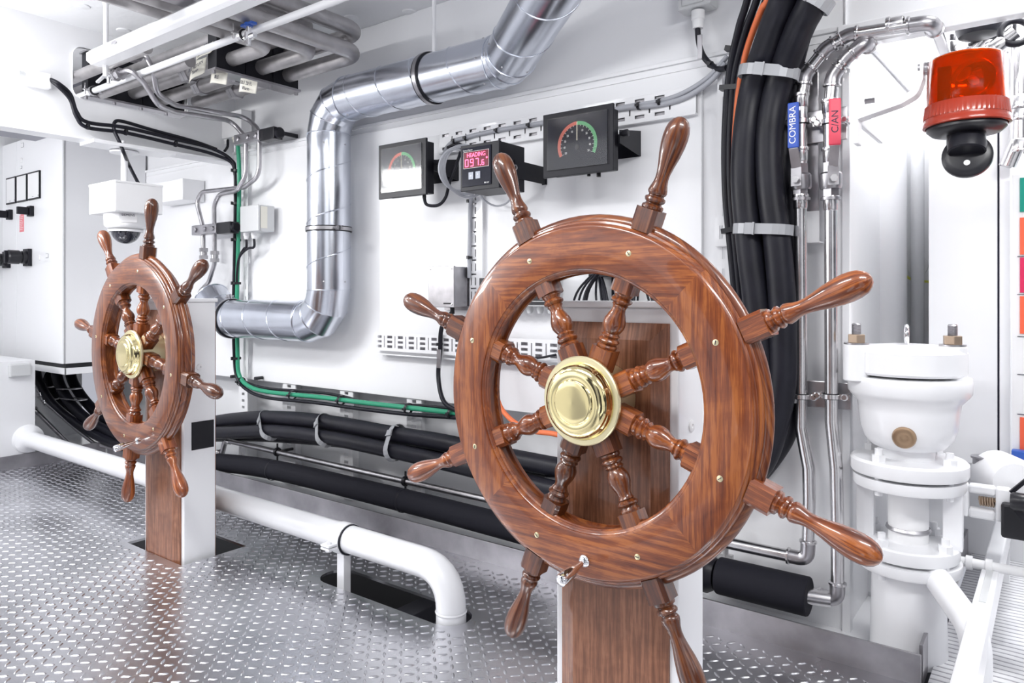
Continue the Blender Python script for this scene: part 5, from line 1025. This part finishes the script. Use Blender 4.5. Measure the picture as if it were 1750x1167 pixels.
MB().cyl((xe-.002, bc.y, zq+.095), (xe+.03, bc.y, zq+.095), .020, 20).lathe((xe-.010, bc.y, zq+.095), (1, 0, 0), [(0, .030), (.006, .030)], 20).build('pivot_boss', M['stain2'], t_)
MB().box((q0.x-.03, bc.y-.03, zq-.12), (q0.x-.015, bc.y+.03, zq+.06)).box((q0.x-.03, bc.y+.02, zq-.05), (q0.x-.015, 3.0, zq+.0)).build('mounting_leg', M['white'], t_, bevel=.003)
MB().cyl((q0.x-.0, bc.y, zq+.02), (q0.x+.03, bc.y, zq+.02), .009, 6).build('bolt', M['stain2'], t_)
# black nozzle and crossed steel pipes above the beacon
G = 'crossed steel pipes above the beacon'
for k, (a, b, ya, yb, lab) in enumerate((((1622, 110), (1622, 62), 3.3, 3.3, 'upright steel elbow pipe directly behind the left of the beacon top'), ((1640, 100), (1690, 55), 3.3, 3.3, 'short slanting steel pipe above the centre of the beacon'), ((1670, 105), (1735, 55), 3.1, 3.1, 'slanting steel pipe above the right of the beacon, nearest the camera'), ((1700, 110), (1745, 60), 3.5, 3.5, 'rear slanting steel pipe right of the beacon top'))):
    p = P(*a, Y=ya); q = P(*b, Y=yb); o = MB().cyl(p, q, .026, 16).build('steel_pipe', M['stain']); tag(o, lab, 'pipe', G); fitting(o, p.lerp(q, .55), q-p, .026, .05); 
    if k == 2: MB().torus(q, (.3, -1, .2), .045, .012, 24, 10).build('rubber_ring', M['rub'], o)
    if k == 1: MB().torus(q, (.3, -.6, .8), .04, .012, 24, 10).build('rubber_ring', M['rub'], o)
c = P(1672, 50, Y=3.2); o = MB().lathe(c, (0, 0, 1), [(-.03, .04), (-.025, .065), (.0, .075), (.14, .08)], 28).build('vent_cap', M['blkm']); tag(o, 'dark grey round cap under the white crossbeam above the beacon', 'vent')
o = MB().tube(fillet([P(1745, -20, Y=3.3), P(1741, 60, Y=3.3), P(1741, 240, Y=3.3), P(1722, 285, Y=3.3)], .06), .030, 18).build('steel_pipe', M['stain']); tag(o, 'vertical steel pipe at the right edge of the photo beside the beacon', 'pipe', G)
for y in (175, 195, 250): fitting(o, P(1741, y, Y=3.3), (0, 0, 1), .030, .05)
# earth wire
c = P(1541, 455, Y=YB-.01); t_ = thing('earth_wire', 'thin yellow-green wire on the back wall of the recess below the beacon', 'wire', c)
MB().tube(spline([c, P(1546, 468, Y=YB-.03), P(1560, 478, Y=YB-.03), P(1595, 482, Y=YB-.03)]), .006, 8).build('wire', M['yel'], t_); MB().cyl(c+Vector((0, -.03, .0)), c+Vector((0, .01, 0)), .018, 12).build('terminal', M['stain2'], t_)
c = P(1568, 454, Y=YB-.004); o = MB().lathe(c, (0, -1, 0), [(0, .05), (.006, .048), (.006, 0)], 24).build('round_cover', M['plast']); tag(o, 'round white cover disc with a dark centre on the recess wall', 'cover'); MB().lathe(c-Vector((0, .006, 0)), (0, -1, 0), [(0, .012), (.002, .012), (.002, 0)], 16).build('centre_plug', M['ink'], o)

# ------------------------------------------------------------------ white valve assembly
pc = P(1552, 700, Y=2.96); px_, py_ = pc.x, pc.y
def zy(y, Y=None): return P(1552, y, Y=(Y or py_)).z
def rad(wpx): return wpx*P(1552, 700, Y=py_).xy.length*.85/F/2*1.0
tt = (Vector((px_, py_))).length; f_ = -px_*SB+py_*CB
def rw(wpx): return wpx*f_/F/2
t_ = thing('white_valve', 'big white-painted flanged valve with bolt studs standing behind the deck kerb at right', 'valve', (px_, py_, 0))
L_ = MB().lathe
def lz(prof, name, mk='white', n=48, **kw): return MB().lathe((px_, py_, 0), (0, 0, 1), prof, n).build(name, M[mk], t_, **kw)
lz([(zy(638), rw(168)), (zy(634), rw(176)), (zy(600), rw(176)), (zy(592), rw(160)), (zy(588), rw(70)), (zy(588), 0)], 'cover')
lz([(zy(766), rw(84)), (zy(760), rw(112)), (zy(748), rw(134)), (zy(728), rw(148)), (zy(700), rw(154)), (zy(686), rw(158)), (zy(674), rw(180)), (zy(668), rw(188)), (zy(648), rw(190)), (zy(642), rw(186))], 'bowl')
lz([(zy(800), rw(78)), (zy(738), rw(84))], 'neck')
lz([(zy(806), rw(176)), (zy(802), rw(180)), (zy(785), rw(180)), (zy(781), rw(172))], 'flange'); lz([(zy(829), rw(168)), (zy(825), rw(172)), (zy(811), rw(172))], 'flange')
lz([(zy(925), rw(62)), (zy(822), rw(62))], 'sight_tube', 'plast'); lz([(zy(905), rw(66)), (zy(902), rw(70)), (zy(898), rw(66))], 'tube_ring', 'stain2')
lz([(zy(945), rw(150)), (zy(941), rw(154)), (zy(925), rw(154)), (zy(922), rw(148))], 'flange'); lz([(zy(968), rw(156)), (zy(964), rw(160)), (zy(950), rw(160))], 'flange')
lz([(-.02, rw(120)), (.02, rw(118)), (zy(966), rw(112))], 'pedestal_drum')
for dx, y_ in ((-.20, 0), (.19, -.02)):
    b_ = Vector((px_+dx*.74, py_-.07+dx*.25, zy(588)))
    e_ = MB().cyl(b_-Vector((0, 0, .13)), b_+Vector((0, 0, .0)), .044, 24).build('stud_lug', M['white'], t_, bevel=.003); MB().lathe(b_, (0, 0, 1), [(0, .042), (.006, .042)], 24).build('washer', M['stain2'], e_); MB().lathe(b_+Vector((0, 0, .006)), (0, 0, 1), [(0, .031), (.030, .031)], 6, False).build('nut', M['nut'], e_, bevel=.002)
    pr = []
    for k in range(12): pr += [(.036+k*.0032, .0165), (.0376+k*.0032, .0142)]
    MB().lathe(b_, (0, 0, 1), pr+[(.076, .013)], 20).build('stud', M['stain2'], e_)
for k in range(4):
    a = PI/4+k*PI/2+.3
    for zz_, rr2 in ((zy(781), .155), (zy(922), .14)): MB().lathe((px_+rr2*math.cos(a), py_+rr2*math.sin(a), zz_-.005), (0, 0, 1), [(0, .024), (.028, .024)], 6, False).cyl((px_+rr2*math.cos(a), py_+rr2*math.sin(a), zz_-.12), (px_+rr2*math.cos(a), py_+rr2*math.sin(a), zz_+.045), .013, 12).build('flange_bolt', M['white'], t_)
vd = Vector((-px_, -py_)).normalized(); vd = Vector((vd.x, vd.y, 0)); c = Vector((px_, py_, zy(738)))+vd*(rw(146)+.004)-Vector((vd.y, -vd.x, 0))*(-.012)
MB().lathe(c-vd*.02+Vector((0, 0, .005)), vd, [(0, .038), (.018, .038), (.026, .034), (.030, .022), (.027, .010), (.027, 0)], 28).build('drain_plug', M['bronze'], t_, label='bronze drain plug')
MB().torus((px_-.005, py_, zy(572)+.0), (1, .2, 0), .032, .0075, 28, 10).build('lifting_eye', M['chrome'], t_)
for s in (-1, 1): MB().box((px_+s*.14-.03, py_-.02, zy(925)), (px_+s*.14+.03, py_+.02, zy(829))).build('yoke_leg', M['white'], t_, bevel=.004)
# second valve body behind
c = P(1600, 740, Y=3.75); t_ = thing('flanged_pipe', 'white flanged pipe behind the big white valve', 'pipe', (c.x, c.y, 0))
MB().cyl((c.x, c.y, -.02), (c.x, c.y, c.z+.02), .075, 28).build('pipe', M['white'], t_); 
for dz in (0, -.055): MB().cyl((c.x, c.y, c.z+dz-.02), (c.x, c.y, c.z+dz+.015), .14, 36).build('flange', M['white'], t_, bevel=.003)
MB().tube(spline([(c.x, c.y, c.z+.02), (c.x+.02, c.y, c.z+.10), (c.x+.06, c.y, c.z+.22)]), .06, 16).build('elbow', M['white'], t_)
c = P(1475, 860, Y=3.5); o = MB().box((c.x-.1, 3.4, -.02), (c.x+.14, 3.75, c.z+.12)).build('gear_housing', M['white'], bevel=.03); tag(o, 'white box-shaped gear housing behind the left of the big white valve', 'machine')
# diagonal strut and beam over the walkway
a = P(1582, 962, Y=2.95); b = P(1668, 1082, X=-.20); 
t_ = thing('handrail_strut', 'white tube slanting down from the big valve then dropping vertically over the ribbed walkway', 'pipe', (b.x, b.y, 0))
MB().tube(fillet([a, b, Vector((b.x, b.y, -.02))], .09), lambda L: .043, 24).build('tube', M['white'], t_)
xg = -.03; zg = .30; p0 = P(1668, 1200, X=xg); 
g0 = Vector((xg, 1.9, .20)); t_ = thing('walkway_beam', 'long white box beam running back along the ribbed walkway at the right', 'beam', (xg, 2.5, .1))
MB().box((-.222, 1.9, .20), (-.168, 4.1, .30)).build('beam', M['white'], t_, bevel=.006)
MB().box((-.205, 2.75, .30), (-.185, 3.1, .303)).build('slot_cover', M['greyplast'], t_, bevel=.001)
for y in (2.05, 3.9): MB().box((-.215, y, -.01), (-.175, y+.05, .20)).build('foot', M['white'], t_)
# spring clamp machine at right
c = P(1672, 858, Y=3.05); t_ = thing('spring_linkage', 'white forged linkage with a brass spring in its window beside the big valve', 'machine', c)
perf((c.x-.095, c.y, c.z-.06), (1, 0, 0), (0, 0, 1), (0, 1, 0), .19, .12, [(.065, .035, .145, .088)], .04).build('link_body', M['white'], t_, bevel=.008)
sp_ = [Vector((c.x+.0+.0011*k, c.y+.02+.015*math.cos(k*.9), c.z+.002+.015*math.sin(k*.9))) for k in range(0, 46)]; MB().tube(sp_, .0035, 6).build('spring', M['nut'], t_)
MB().cyl((c.x+.09, c.y+.02, c.z-.0), (c.x+.20, c.y+.02, c.z+.0), .020, 16).build('rod', M['plast'], t_)
c = P(1745, 858, Y=2.95); t_ = thing('black_handwheel', 'black knob and lever cluster cut by the right edge of the photo', 'handle', c)
MB().lathe(c+Vector((-.03, 0, 0)), (1, 0, 0), [(0, .024), (.01, .030), (.06, .030), (.07, .022)], 14).build('knob', M['blk'], t_); MB().bar(c+Vector((-.02, .02, -.02)), c+Vector((.12, -.02, -.16)), .02, .02).bar(c+Vector((-.03, .03, .02)), c+Vector((.06, .05, .12)), .012, .012).build('lever', M['blkm'], t_); MB().obox(c+Vector((.0, .12, -.09)), (1, 0, 0), (0, 1, 0), (0, 0, 1), (.06, .05, .06)).build('housing', M['blk'], t_, bevel=.01)
c = P(1680, 800, Y=3.25); o = MB().lathe(c, (0, 0, 1), [(-.04, .028), (.0, .034), (.035, .034), (.038, .040), (.045, .040)], 24).build('filler_neck', M['stain2']); tag(o, 'short shiny metal filler neck above the spring linkage', 'pipe')
c = P(1722, 820, Y=3.2); o = MB().lathe(c, (.5, -1, 0), [(-.1, .09), (.02, .09), (.05, .07), (.06, 0)], 36).build('motor_end', M['white'], bevel=.01); tag(o, 'rounded white motor end near the right edge under the notice board', 'motor')
c = P(1745, 788, Y=3.25); o = MB().box((c.x-.03, 3.26, c.z-.03), (c.x+.2, 3.3, c.z+.035)).build('blue_panel', M['bluep'], bevel=.004); tag(o, 'bright blue panel corner under the coloured notice board', 'panel')
c = P(1640, 958, Y=3.1); o = MB().cyl(c, c+Vector((.22, .0, 0)), .017, 16).lathe(c+Vector((.02, 0, 0)), (1, 0, 0), [(0, .025), (.02, .025)], 16).lathe(c+Vector((.08, 0, 0)), (1, 0, 0), [(0, .025), (.02, .025)], 16).build('drain_cock', M['plast']); tag(o, 'small pale pipe stub with ribs right of the big valve foot', 'pipe')
# drain slot behind kerb corner
o = MB().box((P(1560, 1080, Z=0).x-.0, 2.76, -.012), (CX0-.03, 3.05, -.008)).build('drain_slot', M['dark']); tag(o, 'dark drain slot behind the corner of the deck kerb', 'drain')

# ------------------------------------------------------------------ cable socket near top and its lead
c = P(1193, 5, Y=2.97); t_ = thing('wall_socket', 'pale grey socket box at the top edge, above the right gauge', 'socket', c)
MB().box((c.x-.075, 2.92, c.z-.035), (c.x+.075, 3.01, c.z+.08)).build('housing', M['greyplast'], t_, bevel=.010); MB().box((c.x-.05, 2.912, c.z-.02), (c.x+.045, 2.922, c.z+.03)).build('socket_lid', M['greyplast'], t_, bevel=.004)
c2 = P(1193, 35, Y=2.95); MB().lathe(c2, (0, 0, 1), [(-.035, .022), (.0, .024), (.004, .028), (.04, .028)], 18).build('cable_gland', M['plast'], t_)
o = cable('socket_lead', [P(1192, 45, Y=2.95), P(1194, 70, Y=2.95), P(1200, 92, Y=2.95), P(1212, 108, Y=2.95), P(1228, 118, Y=2.93), P(1242, 116, Y=2.90)], .0125, 'rub', 'short black lead dropping from the grey socket box to the cable bundle'); tie(o, P(1214, 110, Y=2.95), (1, 0, -.6), .0125)
MB().obox(P(1196, 80, Y=2.93), (1, 0, 0), (0, 1, 0), (0, 0, 1), (.010, .003, .05)).build('steel_tag', M['stain2'], o)
# ceiling insulation pins
for k, (px, py) in enumerate(((140, 10), (82, 38), (212, 52), (600, 30), (700, 20))):
    c = P(px, py, Z=ZC); o = MB().lathe(c, (0, 0, -1), [(0, .045), (.006, .04), (.010, .0)], 24).build('insulation_washer', M['ceil']); tag(o, ['round white insulation washer on the ceiling at top left, above the beam', 'round white insulation washer on the ceiling furthest left', 'round white insulation washer on the ceiling right of the lamp rod', 'round white insulation washer on the ceiling above the duct elbow, left one', 'round white insulation washer on the ceiling above the duct elbow, right one'][k], 'washer', 'ceiling insulation washers')
for o in SC.objects:
    if '_o' in o: del o['_o']
